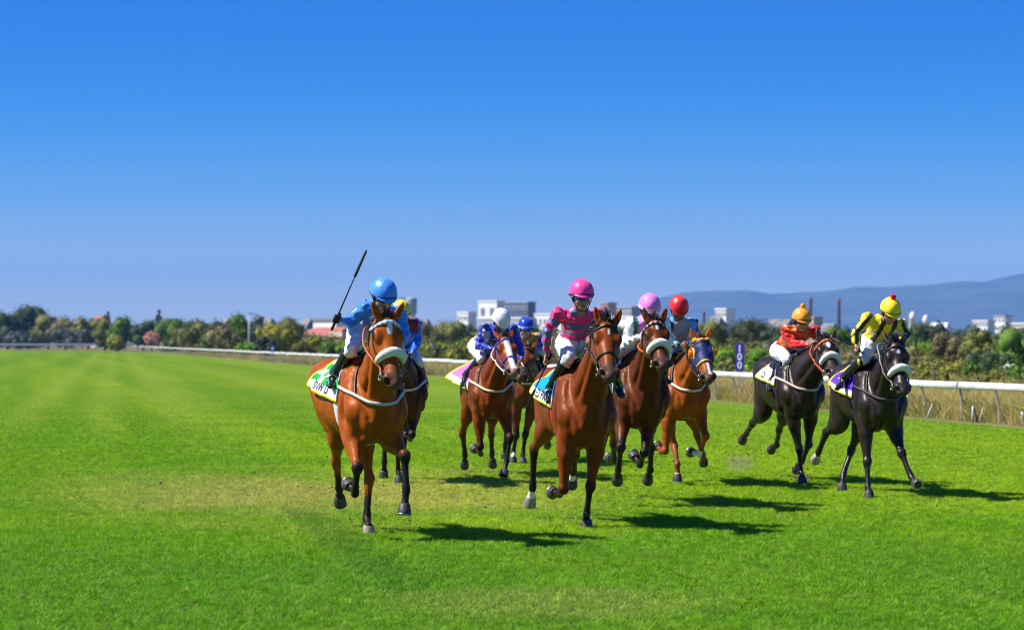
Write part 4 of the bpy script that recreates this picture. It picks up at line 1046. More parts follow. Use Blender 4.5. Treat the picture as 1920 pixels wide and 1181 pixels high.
        C = blend(C, m * S.get('point_amt', 1.0), pts_c)
        if key in S.get('socks', {}):
            C = blend(C, near * sstep(S['socks'][key] - .05, S['socks'][key] + .05, sp + .06 * noise3(V, 30, 5)), (.75, .70, .64))
    # face
    D = V - poll; tt = D @ a / HLen; uu = D @ sx; vv = D @ nn; uu = uu / hs; vv = vv / hs
    onh = sstep(-.02, .05, tt) * (np.abs(uu) < .16) * (vv > -.28) * (V[:, 1] < poll[1] + .12)
    C = blend(C, onh * sstep(.66, .9, tt + .04 * noise3(V, 30, 8)) * S.get('muzzle_amt', .85), S.get('muzzle', (.075, .050, .042)))
    for shape, *q in S.get('marks', []):
        top = sstep(-.075, -.045, vv) * onh
        if shape == 'star':
            t0, u0, rt, ru = q; m = sstep(1.15, .85, np.sqrt(((tt - t0) / rt) ** 2 + ((uu - u0) / ru) ** 2) + .12 * noise3(V, 60, 9))
        else:
            t0, t1, u0, ru = q; m = sstep(ru * 1.15, ru * .85, np.abs(uu - u0) + .006 * noise3(V, 40, 9)) * sstep(t0 - .02, t0 + .03, tt) * sstep(t1 + .03, t1 - .02, tt)
        C = blend(C, m * top, (.80, .78, .74))
    for s_ in (-1, 1):
        dn_ = np.linalg.norm((V - hp(.968, s_ * .062, -.036)) * 1.0, axis=1); C = blend(C, sstep(.040, .028, dn_), (.006, .004, .004))
        de = np.linalg.norm(V - hp(.255, s_ * .10, -.06), axis=1); C = blend(C, sstep(.062, .038, de) * .75, (.014, .010, .008))
    C = np.clip(C, 0.002, 1)
    root = empty('racehorse', tuple(fr.o), fr.yaw)
    coatm = mat('horse_coat_' + S['id'], rough=S.get('rough', .40), spec=S.get('spec', .26), attr=True, noise=.14, nscale=10, bump=.22, bscale=26, hair=True, tint=S.get('tint', (1.0, .66, .40)))
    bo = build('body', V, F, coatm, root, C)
    # ---- eyes, hooves
    for s_ in (-1, 1):
        mb = MB(); mb.lathe([(.002, -.025), (.014, -.020), (.022, -.011), (.025, 0), (.022, .011), (.014, .020), (.002, .025)], 14, c=tuple(hp(.258, s_ * .0985, -.052)))
        mb.build('eye', mat('horse_eye', (.006, .004, .003), .08, .6), root, True)
    for key, l in legs.items():
        P = l['P']; ax = (P[5] - P[4]) if not l['flat'] else np.array([0, 0, -1.0]); ax = ax / np.linalg.norm(ax)
        z = -ax; y_ = np.cross(z, [1, 0, 0]); y_ /= np.linalg.norm(y_); x_ = np.cross(y_, z)
        vs_, n = [], 18
        for r, zz in ((.036, .012), (.043, .006), (.046, -.004), (.053, -.04), (.062, -.078), (.060, -.084), (.052, -.085), (.032, -.074), (.004, -.072)):
            for k in range(n):
                an = 2 * math.pi * k / n; cx, cy = math.cos(an), math.sin(an)
                heel = 0.82 if cy > 0.6 else 1.0
                slope = cy * .010 * (zz / -.085)
                vs_.append(P[4] + x_ * cx * r + y_ * (cy * r * heel * 1.08 - 0.012 * (zz / -.085)) + z * (zz + (.022 * (cy * .5 + .5) if -.06 < zz < 0 else 0.0)))
        fs_ = [(i * n + k, i * n + (k + 1) % n, (i + 1) * n + (k + 1) % n, (i + 1) * n + k) for i in range(8) for k in range(n)]
        hc = S.get('hoofc', {}).get(key, (.055, .048, .043))
        hm = mat('hoof_%d' % int(hc[0] * 1000), hc, .5, .4, noise=.35, nscale=30, bump=.35, bscale=50)
        ho = build('hoof', np.array(vs_), np.array(fs_)[:, ::-1], hm, root)
        # the plate under it
        sv = []
        for r, zz in ((.060, -.083), (.062, -.086), (.062, -.090), (.046, -.090), (.046, -.083)):
            for k in range(n): 
                an = 2 * math.pi * k / n; sv.append(P[4] + x_ * math.cos(an) * r + y_ * (math.sin(an) * r * 1.05 - .012) + z * zz)
        sf = [(i * n + k, i * n + (k + 1) % n, (i + 1) * n + (k + 1) % n, (i + 1) * n + k) for i in range(4) for k in range(n)]
        build('horseshoe', np.array(sv), np.array(sf)[:, ::-1], mat('shoe_metal', (.5, .5, .5), .35, .5, metal=.9), ho)
    return root, dict(fr=fr, G=G, hp=hp, a=a, sx=sx, nn=nn, poll=poll, nose=nose, HLen=HLen, bz=bz, legs=legs, nk=nk, dn=dn, S=S, H=H)
# ------------------------------------------------------------------ tack
def on_skin(G, pts, off, n=6):
    P = catmull(np.array(pts, float), n); return G.project(P, off)

def strap_mesh(P, Nn, w, t, closed=False):
    n = len(P); vs = []
    for i in range(n):
        T = P[(i + 1) % n] - P[i - 1] if closed else P[min(i + 1, n - 1)] - P[max(i - 1, 0)]
        B = np.cross(T, Nn[i]); B = B / (np.linalg.norm(B) + 1e-9); N = Nn[i]
        vs += [P[i] - B * w / 2 - N * t * .4, P[i] + B * w / 2 - N * t * .4, P[i] + B * w / 2 + N * t * .6, P[i] + B * w * .2 + N * t, P[i] - B * w * .2 + N * t, P[i] - B * w / 2 + N * t * .6]
    fs = []; k = 6
    for i in range(n if closed else n - 1):
        j = (i + 1) % n
        for q in range(k): fs.append((i * k + q, j * k + q, j * k + (q + 1) % k, i * k + (q + 1) % k))
    return np.array(vs), np.array(fs)

def merge(parts):
    V, F, b = [], [], 0
    for v, f in parts: V.append(v); F.append(np.asarray(f) + b); b += len(v)
    return np.concatenate(V), np.concatenate(F)

def tube_np(pts, r, n=8, closed=False):
    m = MB(); m.tube([Vector(p) for p in pts], r, n, caps=False); return np.array(m.v), np.array(m.f)

def strand_mesh(roots, dirs, length, width, sag, seed, seg=5, jit=.16):
    """tapered hair ribbons"""
    r = np.random.default_rng(seed); vs, fs = [], []
    for p, d in zip(roots, dirs):
        L = length * r.uniform(.6, 1.15); d = np.array(d, float) + r.normal(size=3) * jit; d /= np.linalg.norm(d)
        sd = np.cross(d, r.normal(size=3)); sd /= np.linalg.norm(sd); q = np.array(p, float); b = len(vs)
        for i in range(seg + 1):
            t = i / seg; w = width * (1 - t * .9)
            vs += [q - sd * w / 2, q + sd * w / 2]
            d = d + np.array(sag) / seg + r.normal(size=3) * .035; d /= np.linalg.norm(d); q = q + d * L / seg
        for i in range(seg): fs.append((b + 2 * i, b + 2 * i + 1, b + 2 * i + 3, b + 2 * i + 2))
    return np.array(vs), np.array(fs)

def dress_horse(root, I):
    S, G, hp, a, sx, nn, poll, HL_, bz = (I[k] for k in ('S', 'G', 'hp', 'a', 'sx', 'nn', 'poll', 'HLen', 'bz'))
    K = S.get('tack', {})
    leather = mat('dark_leather', (.014, .010, .009), .45, .5, bump=.2, bscale=80)
    bridle_c = K.get('bridle'); bm_ = mat('bridle_' + S['id'], bridle_c, .45, .5, bump=.1) if bridle_c else leather
    metal = mat('bit_metal', (.62, .62, .60), .25, .5, metal=1.0)
    # ---- mane, forelock, tail
    hairc = S.get('hair', (.010, .008, .008)); hairm = mat('horse_hair_%d' % int(hairc[0] * 1e4), hairc, .45, .5, noise=.3, nscale=40)
    nk, dn = I['nk'], I['dn']; r = np.random.default_rng(S['px'])
    roots, dirs = [], []
    nmane = 420 if S.get('vox', .012) < .013 else 200
    P0 = catmull(np.array([(0, .08, 1.56 + bz), nk(.28) + dn * .20, nk(.6) + dn * .155, nk(.92) + dn * .115, hp(.02, 0, .01)], float), 12)
    P0, Nn = G.project(P0, 0.0)
    for _ in range(nmane):
        i = r.integers(0, len(P0)); roots.append(P0[i] + r.normal(size=3) * .008); sd = K.get('mane_side', -1 if r.random() < .75 else 1)
        dirs.append(np.array([sd * .7, .55, .45]))
    V, F = strand_mesh(roots, dirs, .13, .009, (0, .3, -1.2), S['px'])
    build('mane', V, F, hairm, root)
    roots, dirs = [], []
    for _ in range(130):
        roots.append(hp(r.uniform(-.03, .05), r.normal() * .016, .004)); dirs.append(nn * .9 - a * .7 + np.array([r.normal() * .25, .3, .2]))
    V, F = strand_mesh(roots, dirs, S.get('forelock', .10), .008, tuple(np.array([S.get('flx', -.3), .8, -.25])), S['px'] + 1)
    build('forelock', V, F, hairm, root)
    roots, dirs = [], []
    for _ in range(420):
        roots.append(np.array([r.normal() * .02, 1.36, 1.36 + bz + r.normal() * .02])); dirs.append((K.get('tail_x', .15) + r.normal() * .08, .95, .12))
    V, F = strand_mesh(roots, dirs, .62, .009, (.1, .5, -1.1), S['px'] + 2, 8, .10)
    build('tail', V, F, hairm, root)
    # ---- bridle
    def arc(t, lo_, hi_, n=11, w=.11, hgt=.11, off=0.0, tilt=0.0):
        out = []
        for th in np.linspace(lo_, hi_, n):
            out.append(hp(t + tilt * (abs(th) / 1.6), w * math.sin(th), -hgt + hgt * 1.15 * math.cos(th)))
        return out
    br = empty('bridle'); br.parent = root
    pieces = []
    for s_ in (-1, 1):
        P, N = on_skin(G, [hp(.03, s_ * .06, -.02), hp(.12, s_ * .11, -.07), hp(.30, s_ * .12, -.11), hp(.55, s_ * .09, -.11), hp(.78, s_ * .08, -.105)], .004)
        pieces.append(strap_mesh(P, N, .017, .006))
        P, N = on_skin(G, [hp(.06, s_ * .09, -.06), hp(.14, s_ * .10, -.16), hp(.22, s_ * .06, -.25), hp(.24, 0, -.27)], .004)
        pieces.append(strap_mesh(P, N, .014, .006))
    V, F = merge(pieces); build('headpiece', V, F, bm_, br)
    P, N = on_skin(G, arc(.115, -1.55, 1.55, 13), .006)
    bc = K.get('browband')
    V, F = strap_mesh(P, N, .030 if bc else .022, .014 if bc else .008)
    if bc:
        cc = np.array([bc[(i // 6 // 4) % len(bc)] for i in range(len(V))]); build('browband', V, F, mat('browband_' + S['id'], rough=.5, attr=True), br, cc)
    else: build('browband', V, F, bm_, br)
    P, N = on_skin(G, arc(.60, -3.0, 3.0, 21, .09, .09), .005); V, F = strap_mesh(P, N, .020, .007); build('noseband', V, F, bm_, br)
    bits = []
    for s_ in (-1, 1):
        c = hp(.80, s_ * .080, -.115)
        ring = [c + a * math.cos(q) * .036 + nn * math.sin(q) * .036 for q in np.linspace(0, 2 * math.pi, 15)]
        bits.append(tube_np(ring, .006, 6))
    bits.append(tube_np([hp(.80, -.08, -.115), hp(.80, .08, -.115)], .008, 6))
    V, F = merge(bits); build('bit', V, F, metal, br)
    if K.get('sheepskin'):
        P, N = on_skin(G, arc(.565, -1.62, 1.62, 11, .088, .088, tilt=.03), .026)
        n = 16; rad = [.016 + .025 * math.sin(math.pi * min(max(i / (len(P) - 1), .0), 1)) ** .45 for i in range(len(P))]
        V, F = tube_np(P, rad, n); V = V + (noise3(V, 90, 4) * .0018)[:, None] * (V - np.repeat(P, n, 0)) / .045
        caps = [list(range(n))[::-1], list(range((len(P) - 1) * n, len(P) * n))]
        me = MB(); me.add(V, [tuple(f) for f in F] + [tuple(c) for c in caps])
        me.build('sheepskin_noseband', mat('sheepskin', (.90, .86, .74), .95, .1, noise=.12, nscale=60, bump=1.0, bscale=140, sheen=.4), br, True)
    if K.get('hood'):
        g = G.like(); g.f = G.f.copy(); X, Y, Z = g.ax[0][:, None, None], g.ax[1][None, :, None], g.ax[2][None, None, :]
        D = [X - poll[0], Y - poll[1], Z - poll[2]]
        tt = (D[0] * a[0] + D[1] * a[1] + D[2] * a[2]) / HL_; vv = D[0] * nn[0] + D[1] * nn[1] + D[2] * nn[2]; uu = D[0] * sx[0] + D[1] * sx[1] + D[2] * sx[2]
        f = g.f - .006
        f = np.maximum(f, (tt - .62) * HL_); f = np.maximum(f, (.0 - tt) * HL_); f = np.maximum(f, -(vv + .25)); f = np.maximum(f, np.abs(uu) - .17)
        for s_ in (-1, 1):
            c = hp(.27, s_ * .115, -.065); f = np.maximum(f, .047 - np.sqrt((X - c[0]) ** 2 + (Y - c[1]) ** 2 + (Z - c[2]) ** 2))
        g.f = f.astype(np.float32); V, F = g.mesh(smooth_it=1)
        D = V - poll; tt = D @ a / HL_; uu = D @ sx; C = np.tile(srgb(22, 30, 92), (len(V), 1)); yel = np.array(srgb(245, 190, 20))
        m = (tt > .55) | (tt < .05)
        for s_ in (-1, 1): m |= np.linalg.norm(V - hp(.27, s_ * .115, -.065), axis=1) < .074
        C[m] = yel
        build('hood', V, F, mat('hood_cloth', rough=.6, attr=True, bump=.1, bscale=120), root, C)
        for s_ in (-1, 1):
            mb = MB(); c = hp(.255, s_ * .112, -.068); Z_ = (sx * s_ * .9 - a * .25 + nn * .1); Z_ /= np.linalg.norm(Z_)
            X_ = np.cross(Z_, nn); X_ /= np.linalg.norm(X_); Y_ = np.cross(Z_, X_)
            n = 14; vs_ = []
            for rr, zz in ((.048, -.005), (.050, .012), (.046, .030), (.036, .042), (.030, .040), (.040, .026), (.044, .010)):
                for k in range(n // 2 + 3):
                    q = math.pi * (k / (n // 2 + 2)) + math.pi * .5
                    vs_.append(c + (X_ * math.cos(q) * 0 + a * -math.cos(q) * 1.0 * 0) + (-a) * (-math.cos(q)) * rr * -1 + nn * math.sin(q) * rr + Z_ * zz)
            k_ = n // 2 + 3; fs_ = [(i * k_ + j, i * k_ + j + 1, (i + 1) * k_ + j + 1, (i + 1) * k_ + j) for i in range(6) for j in range(k_ - 1)]
            build('blinker_cup', np.array(vs_), np.array(fs_), mat('blinker_orange', srgb(250, 130, 15), .5), root)
    # ---- saddle cloth
    fn = K['cloth']; ys = np.linspace(K.get('cy0', .14), K.get('cy1', .83), 34); ph = np.linspace(-1, 1, 71)
    grid = np.zeros((len(ys), len(ph), 3)); Tq = [(-.10, 1.15, .21, .285), (.05, 1.165, .232, .352), (.25, 1.17, .258, .362), (.5, 1.185, .29, .345), (.75, 1.215, .288, .30), (.95, 1.26, .265, .262)]
    ty = [q[0] for q in Tq]
    for i, y in enumerate(ys):
        zc, rx, rz = (np.interp(y, ty, [q[k] for q in Tq]) for k in (1, 2, 3)); pm = K.get('drop', 1.56) - .22 * i / len(ys)
        for j, q in enumerate(ph):
            grid[i, j] = (rx * 1.15 * math.sin(q * pm), y, zc + bz + rz * 1.15 * math.cos(q * pm))
    fl = grid.reshape(-1, 3); fl, N = G.project(fl, .014)
    grid = fl.reshape(grid.shape); N = N.reshape(grid.shape)
    for i in range(len(ys)):
        rear = i / (len(ys) - 1)
        for j, q in enumerate(ph):
            t = abs(q); k = sstep(.45, 1.0, t) * (.015 + K.get('flare', .05) * rear ** 2)
            grid[i, j] += np.array([np.sign(q) * k, .03 * rear * sstep(.5, 1, t), 0]) + N[i, j] * (.005 * math.sin(9 * rear + 5 * q) * sstep(.2, .8, t))
    ny, npn = len(ys), len(ph)
    V = grid.reshape(-1, 3); F = [(i * npn + j, i * npn + j + 1, (i + 1) * npn + j + 1, (i + 1) * npn + j) for i in range(ny - 1) for j in range(npn - 1)]
    C = np.array([fn(i / (ny - 1), ph[j]) for i in range(ny) for j in range(npn)])
    co = build('saddle_cloth', V, np.array(F), mat('cloth_' + S['id'], rough=.75, spec=.2, attr=True, noise=.05, bump=.2, bscale=90), root, C)
    md = co.modifiers.new('thickness', 'SOLIDIFY'); md.thickness = .008; md.offset = -1
    def on_cloth(s_, q):
        i = np.clip(s_, 0, 1) * (ny - 1.001); j = (np.clip(q, -1, 1) + 1) / 2 * (npn - 1.001); i0, j0 = i.astype(int), j.astype(int); fi, fj = (i - i0)[:, None], (j - j0)[:, None]
        f = lambda A: A[i0, j0] * (1 - fi) * (1 - fj) + A[i0 + 1, j0] * fi * (1 - fj) + A[i0, j0 + 1] * (1 - fi) * fj + A[i0 + 1, j0 + 1] * fi * fj
        return f(grid) + f(N) * .005
    for side, txt, s0, q0, size, colr, bold in K.get('text', []):
        TV, TF = text_mesh(txt, bold)
        L_ = ys[-1] - ys[0]
        s_ = s0 - side * -1 * TV[:, 0] * size / L_ * (1 if side < 0 else 1) if False else (s0 - TV[:, 0] * size / L_ if side < 0 else s0 + TV[:, 0] * size / L_)
        q = side * (q0 - TV[:, 1] * size / .50)
        P = on_cloth(s_, q)
        build('lettering', P, TF, mat('print_%d_%d' % (int(colr[0] * 99), int(colr[2] * 99)), colr, .7, .2), co, smooth=False)
    # ---- saddle, girth, breast girth, neck strap
    ys2 = np.linspace(.17, .56, 16); ph2 = np.linspace(-1, 1, 25); gs = []
    for i, y in enumerate(ys2):
        zc, rx, rz = (np.interp(y, ty, [q[k] for q in Tq]) for k in (1, 2, 3)); pm = .95 - .25 * abs(i / 15 - .4)
        for q in ph2: gs.append((rx * 1.15 * math.sin(q * pm), y, zc + bz + rz * 1.15 * math.cos(q * pm)))
    P, N = G.project(np.array(gs), .028); 
    for k_, p in enumerate(P):
        i, j = divmod(k_, 25); p += N[k_] * (.035 * max(0, (i / 15 - .7) / .3) * (1 - abs(ph2[j])) + .03 * max(0, (.2 - i / 15) / .2) * (1 - abs(ph2[j])))
    F = [(i * 25 + j, i * 25 + j + 1, (i + 1) * 25 + j + 1, (i + 1) * 25 + j) for i in range(15) for j in range(24)]
    so = build('saddle', P, np.array(F), mat('saddle_' + S['id'], K.get('saddle', (.012, .012, .014)), .4, .5, bump=.1), root)
    md = so.modifiers.new('thickness', 'SOLIDIFY'); md.thickness = .016; md.offset = -1
    loop = [(.27 * math.sin(q), .20, 1.17 + bz + .37 * math.cos(q)) for q in np.linspace(.6, 2 * math.pi - .6, 30)]
    P, N = G.project(np.array(loop), .006); V, F = strap_mesh(P, N, .085, .008); build('girth', V, F, mat('girth_' + S['id'], K.get('girth', (.02, .02, .022)), .7), root)
    if K.get('breast') is not None:
        zb = K.get('breast_z', 1.17)
        half = [(-.30, .17, 1.32), (-.27, -.02, 1.30), (-.20, -.19, zb + .07), (-.10, -.33, zb + .01)]
        pts = [(x, y, z + bz) for x, y, z in half] + [(0, -.37, zb - .01 + bz)] + [(-x, y, z + bz) for x, y, z in half[::-1]]
        P, N = on_skin(G, pts, .008)
        for q in range(16):
            for _ in range(2): P[1:-1] = .5 * P[1:-1] + .25 * (P[2:] + P[:-2])
            P = P + G.grad(P) * np.maximum(.009 - G.sample(P), 0)[:, None]
        N = G.grad(P)
        for _ in range(6): N[1:-1] = .5 * N[1:-1] + .25 * (N[2:] + N[:-2])
        N /= np.linalg.norm(N, axis=1, keepdims=True)
        V, F = strap_mesh(P, N, .028, .010); build('breast_girth', V, F, mat('breast_' + S['id'], K['breast'], .6, .3), root)
        P, N = on_skin(G, [(-.20, -.17, zb + .08 + bz), (-.15, -.05, 1.42 + bz), (0, .02, 1.58 + bz), (.15, -.05, 1.42 + bz), (.20, -.17, zb + .08 + bz)], .005)
        V, F = strap_mesh(P, N, .018, .007); build('neck_strap', V, F, leather, root)
# ------------------------------------------------------------------ riders
def hand_sdf(g, c, k, n, w, sgn):
    """a closed fist: c palm centre, k towards the knuckles, n back of the hand, w along what is gripped"""
    R = np.array([k, n, w])
    g.ell(c, (.042, .017, .040), R, k=.012)
    for i, (ln, r) in enumerate(((.92, .0100), (1.0, .0105), (.97, .0102), (.84, .0092))):
        o = c + w * (.030 - .0195 * i)
        p = [o + k * .034 + n * .010, o + k * (.030 + .030 * ln) - n * .006, o + k * (.034 + .008 * ln) - n * (.012 + .026 * ln), o + k * .010 - n * .030]
        for q in range(3): g.seg(p[q], p[q + 1], r, r * .94, k=.004)
    t = [c - k * .026 + w * .024 - n * .006, c + k * .006 + w * .046 - n * .020, c + k * .034 + w * .040 - n * .036]
    for q in range(2): g.seg(t[q], t[q + 1], .0125, .0108, k=.008)

def unit(v): v = np.asarray(v, float); return v / (np.linalg.norm(v) + 1e-9)

CUR = {}
JDEF = dict(hip=(0, .40, 1.84), shr=(-.185, .0, 1.97), shl=(.185, .0, 1.97), elr=(-.29, -.03, 1.74), ell=(.29, -.03, 1.74),
            har=(-.09, -.34, 1.70), hal=(.09, -.34, 1.70), knr=(-.265, .03, 1.60), knl=(.265, .03, 1.60), anr=(-.315, .36, 1.36), anl=(.315, .36, 1.36),
            tor=(-.335, .20, 1.29), tol=(.335, .20, 1.29), head=(0, -.17, 2.12))

def make_jockey(hroot, I):
    S, fr, bz, hp = I['S'], I['fr'], I['bz'], I['hp']; J = S['rider']; h = J.get('vox', .0095)
    P = {}
    for k_, v in JDEF.items():
        v = np.array(v, float) + np.array([0, 0, bz]); q = J.get(k_)
        if q is not None:
            y = q[2] if len(q) > 2 else v[1]; v = fr.unpix(q[0], q[1], y)
        P[k_] = v
    shm = .5 * (P['shr'] + P['shl']); side = unit(P['shl'] - P['shr']); hip = P['hip']; base = hip.copy()
    face = unit(J.get('face', (0.0, -.95, -.30))); fside = unit(np.cross(face, [0, 0, 1.0])); fside = fside if fside[0] > 0 else -fside
    hup = np.cross(fside, face); hup = hup if hup[2] > 0 else -hup
    tilt = J.get('tilt', 0.0); fside, hup = fside * math.cos(tilt) + hup * math.sin(tilt), hup * math.cos(tilt) - fside * math.sin(tilt)
    hc = P['head']                                    # centre of the helmet shell
    sk = hc - hup * .030 + face * .004
    allp = np.array(list(P.values())); lo = allp.min(0) - .17; hi = allp.max(0) + .17
    root = empty('person', tuple(fr.to_world(base)), fr.yaw)
    G0 = Grid(lo, hi, h)
    # arm, hand frames
    arms = {}
    for s_, e in ((-1, 'r'), (1, 'l')):
        sh, el, ha = P['sh' + e], P['el' + e], P['ha' + e]
        k_ = unit(ha - el); w = np.array(J.get('grip' + e, (0.25 * s_, .1, .95)), float); w = unit(w - k_ * (w @ k_)); n = np.cross(k_, w) * s_
        if n @ np.array([s_ * .8, 0, .4]) < 0: n = -n
        arms[e] = dict(sh=sh, el=el, ha=ha, wr=ha - k_ * .062, k=k_, w=w, n=n, s=s_)
    waist = lerp(hip, shm, .38) + np.array([0, 0, .012]); chest = lerp(hip, shm, .75) + np.array([0, 0, .008])
    def torso(g, e, k=.04):
        g.chain([(*hip, .150 + e, .110 + e), (*waist, .128 + e, .095 + e), (*chest, .158 + e, .112 + e), (*(shm - np.array([0, 0, .01])), .150 + e, .080 + e)], k=k, side=side)
        for q in arms.values(): g.ell(q['sh'], (.058 + e, .058 + e, .056 + e), k=.035)
        g.seg(shm, lerp(shm, sk - hup * .05, .55), (.075 + e * .5, .06 + e * .5), (.056 + e * .3, .056 + e * .3), k=.05, side=side)
    def arm(g, q, e, t1=1.0, k=.02):
        g.chain([(*q['sh'], .056 + e, .056 + e), (*lerp(q['sh'], q['el'], .5), .047 + e, .047 + e), (*q['el'], .040 + e, .040 + e)], k=k)
        w1 = lerp(q['el'], q['wr'], t1)
        g.chain([(*q['el'], .043 + e, .043 + e), (*lerp(q['el'], w1, .35), .043 + e, .043 + e), (*w1, .029 + e * .6, .029 + e * .6)], k=k)
    def legp(e): s_ = -1 if e == 'r' else 1; hj = hip + side * (s_ * .085) + np.array([0, -.01, -.03]); return hj, P['kn' + e], P['an' + e], P['to' + e]
    # ---- body (skin), one continuous mesh
    g = G0.like(); torso(g, -.012)
    bA = []
    for q in arms.values():
        ga = G0.like(); arm(ga, q, -.008); hand_sdf(ga, q['ha'], q['k'], q['n'], q['w'], q['s']); bA.append(ga)
    for e in 'rl':
        hj, kn, an, to = legp(e); ga = G0.like()
        ga.chain([(*hj, .085, .09), (*lerp(hj, kn, .5), .072, .075), (*kn, .052, .052)], k=.03); ga.chain([(*kn, .046, .046), (*lerp(kn, an, .35), .040, .040), (*an, .022, .022)], k=.02)
        ga.seg(an, lerp(an, to, .5) + np.array([0, 0, -.03]), .016, .012, k=.01); bA.append(ga)
    hg = G0.like()
    R = np.array([fside, face, hup])
    hg.seg(shm, sk - hup * .05, .054, .052, k=.04); hg.ell(sk, (.074, .094, .100), R, k=.03)
    hg.ell(sk + face * .030 - hup * .060, (.058, .062, .062), R, k=.03); hg.ell(sk + face * .062 - hup * .108, (.030, .026, .022), R, k=.025)
    hg.seg(sk + face * .088 - hup * .018, sk + face * .108 - hup * .052, (.011, .013), (.016, .015), k=.012, side=fside)
    hg.ell(sk + face * .080 - hup * .080, (.026, .018, .014), R, k=.012)
    hg.ell(sk + face * .094 - hup * .0795, (.030, .012, .0032), R, k=.004, sub=True)
    for s_ in (-1, 1):
        hg.ell(sk + fside * s_ * .034 + face * .094 - hup * .012, (.018, .014, .011), R, k=.014, sub=True)
        hg.ell(sk + fside * s_ * .046 + face * .066 - hup * .040, (.022, .022, .020), R, k=.02)
        hg.ell(sk + fside * s_ * .076 - face * .005 - hup * .030, (.010, .022, .030), R, k=.008)
    g.f = smin(g.f, hg.f, .035); b0 = g.f; out = b0.copy()
    for ga in bA: out = np.minimum(out, smin(b0, ga.f, .04))
    g.f = out; V, F = g.mesh(smooth_it=1)
    skin = np.array(J.get('skin', (.52, .27, .18))); C = np.tile(skin, (len(V), 1)) * (1 + .06 * noise3(V, 30, 2)[:, None])
    glove = J.get('glove')
    for q in arms.values():
        dd = np.linalg.norm(V - (q['ha'] + q['k'] * .01), axis=1); m = dd < .085
        if glove is not None and (J.get('glove_side') in (None, q['s'])): C[m] = glove
    D = V - sk; fm = D @ face; um = D @ hup; sm = D @ fside
    lips = (fm > .07) & (np.abs(um + .080) < .008) & (np.abs(sm) < .024); C[lips] = C[lips] * np.array([.80, .58, .58])
    if J.get('beard'): m = (fm > .01) & (um < -.062) & (um > -.15) & (np.linalg.norm(D, axis=1) < .17); C[m] *= .55
    hair = (um > -.06) & (fm < .02) & (np.linalg.norm(D, axis=1) < .135); C[hair] = (.02, .013, .01)
    build('body', V - base, F, mat('skin', rough=.5, spec=.4, attr=True, noise=.06, nscale=40), root, np.clip(C, 0, 1))
    # ---- jacket
    g = G0.like(); torso(g, .006); jt = g.f.copy(); gj = g
    for q in arms.values():
        ga = G0.like(); arm(ga, q, .008, .97); jt = np.minimum(jt, smin(g.f, ga.f, .035))
    X, Y, Z = G0.ax[0][:, None, None], G0.ax[1][None, :, None], G0.ax[2][None, None, :]
    wv = np.zeros(1); rr = np.random.default_rng(S['px'])
    wr = 0
    for q in range(7):
        d = unit(rr.normal(size=3) * np.array([1, .7, 1.2])); fq = rr.uniform(24, 64); wr = wr + (np.abs(np.sin((X * d[0] + Y * d[1] + Z * d[2]) * fq + rr.uniform(0, 6.3) + 1.3 * np.sin((X * d[2] - Z * d[0]) * 9))) - .6)
    jt = jt + J.get('fold', .0066) * wr.astype(np.float32)
    ta = unit(shm - hip); hem = hip + ta * .03
    jt = np.maximum(jt, -((X - hem[0]) * ta[0] + (Y - hem[1]) * ta[1] + (Z - hem[2]) * ta[2]))
    g.f = jt.astype(np.float32); V, F = g.mesh(smooth_it=1)
    seg = np.zeros(len(V), int); tp = (V - hip) @ ta / np.linalg.norm(shm - hip); bd = np.full(len(V), .105); lat = (V - hip) @ side
    fwd_t = np.cross(side, ta); fwd_t = fwd_t if fwd_t[1] < 0 or fwd_t[2] < 0 else -fwd_t
    for q in arms.values():
        for i, (A, B) in enumerate(((q['sh'], q['el']), (q['el'], q['wr']))):
            ab = B - A; t = np.clip((V - A) @ ab / (ab @ ab), 0, 1); dd = np.linalg.norm(V - A - t[:, None] * ab, axis=1) - (.0 if i else .02)
            m = (dd < bd) & ((np.abs(lat) > .13) | (i == 1)); bd[m] = dd[m]; seg[m] = q['s'] * 1; tp[m] = i + t[m]
    CUR['arms'] = arms; C = J['silks'](seg, tp, lat, V - hip, V)
    sat = J.get('satin', .38)
    build('jacket', V - base, F, mat('silk_' + S['id'], rough=sat, spec=.5, attr=True, sheen=.2, folds=.85), root, C)
    # ---- breeches, boots
    g = G0.like(); g.chain([(*(hip + ta * .06), .142, .108), (*hip, .155, .122), (*(hip - ta * .07), .125, .105)], k=.03, side=side)
    hb = g.f.copy(); jt = hb.copy()
    for e in 'rl':
        hj, kn, an, to = legp(e); ga = G0.like(); ga.chain([(*hj, .098, .102), (*lerp(hj, kn, .5), .084, .088), (*kn, .062, .062), (*lerp(kn, an, .22), .058, .058)], k=.02)
        jt = np.minimum(jt, smin(hb, ga.f, .04))
    g.f = (jt + .0030 * wr).astype(np.float32); V, F = g.mesh(smooth_it=1)
    C = np.tile(np.array((.80, .80, .82)), (len(V), 1)); C = C * (1 + .03 * noise3(V, 40, 6)[:, None])
    if 'breeches' in J: C = J['breeches'](C, V, {e: legp(e) for e in 'rl'})
    bo = build('breeches', V - base, F, mat('breeches_' + S['id'], rough=.7, spec=.2, attr=True, folds=.5), root, np.clip(C, 0, 1))
    for txt, e, size, colr in J.get('leg_text', []):
        hj, kn, an, to = legp(e); TV, TF = text_mesh(txt, .01); ax = unit(kn - hj); out_ = unit(np.cross(ax, [0, 0, 1.0])); out_ = out_ if out_[1] < 0 else -out_
        out_ = unit(np.array([-.35 if e == 'r' else .35, -1, .25])); out_ = unit(out_ - ax * (out_ @ ax)); up_ = np.cross(out_, ax)
        c = lerp(hj, kn, .52) + out_ * .10
        Pq = c + TV[:, :1] * size * ax + TV[:, 1:2] * size * -up_
        Pq, _ = g.project(Pq, .004); build('lettering', Pq - base, TF, mat('print_leg', colr, .7), bo, smooth=False)
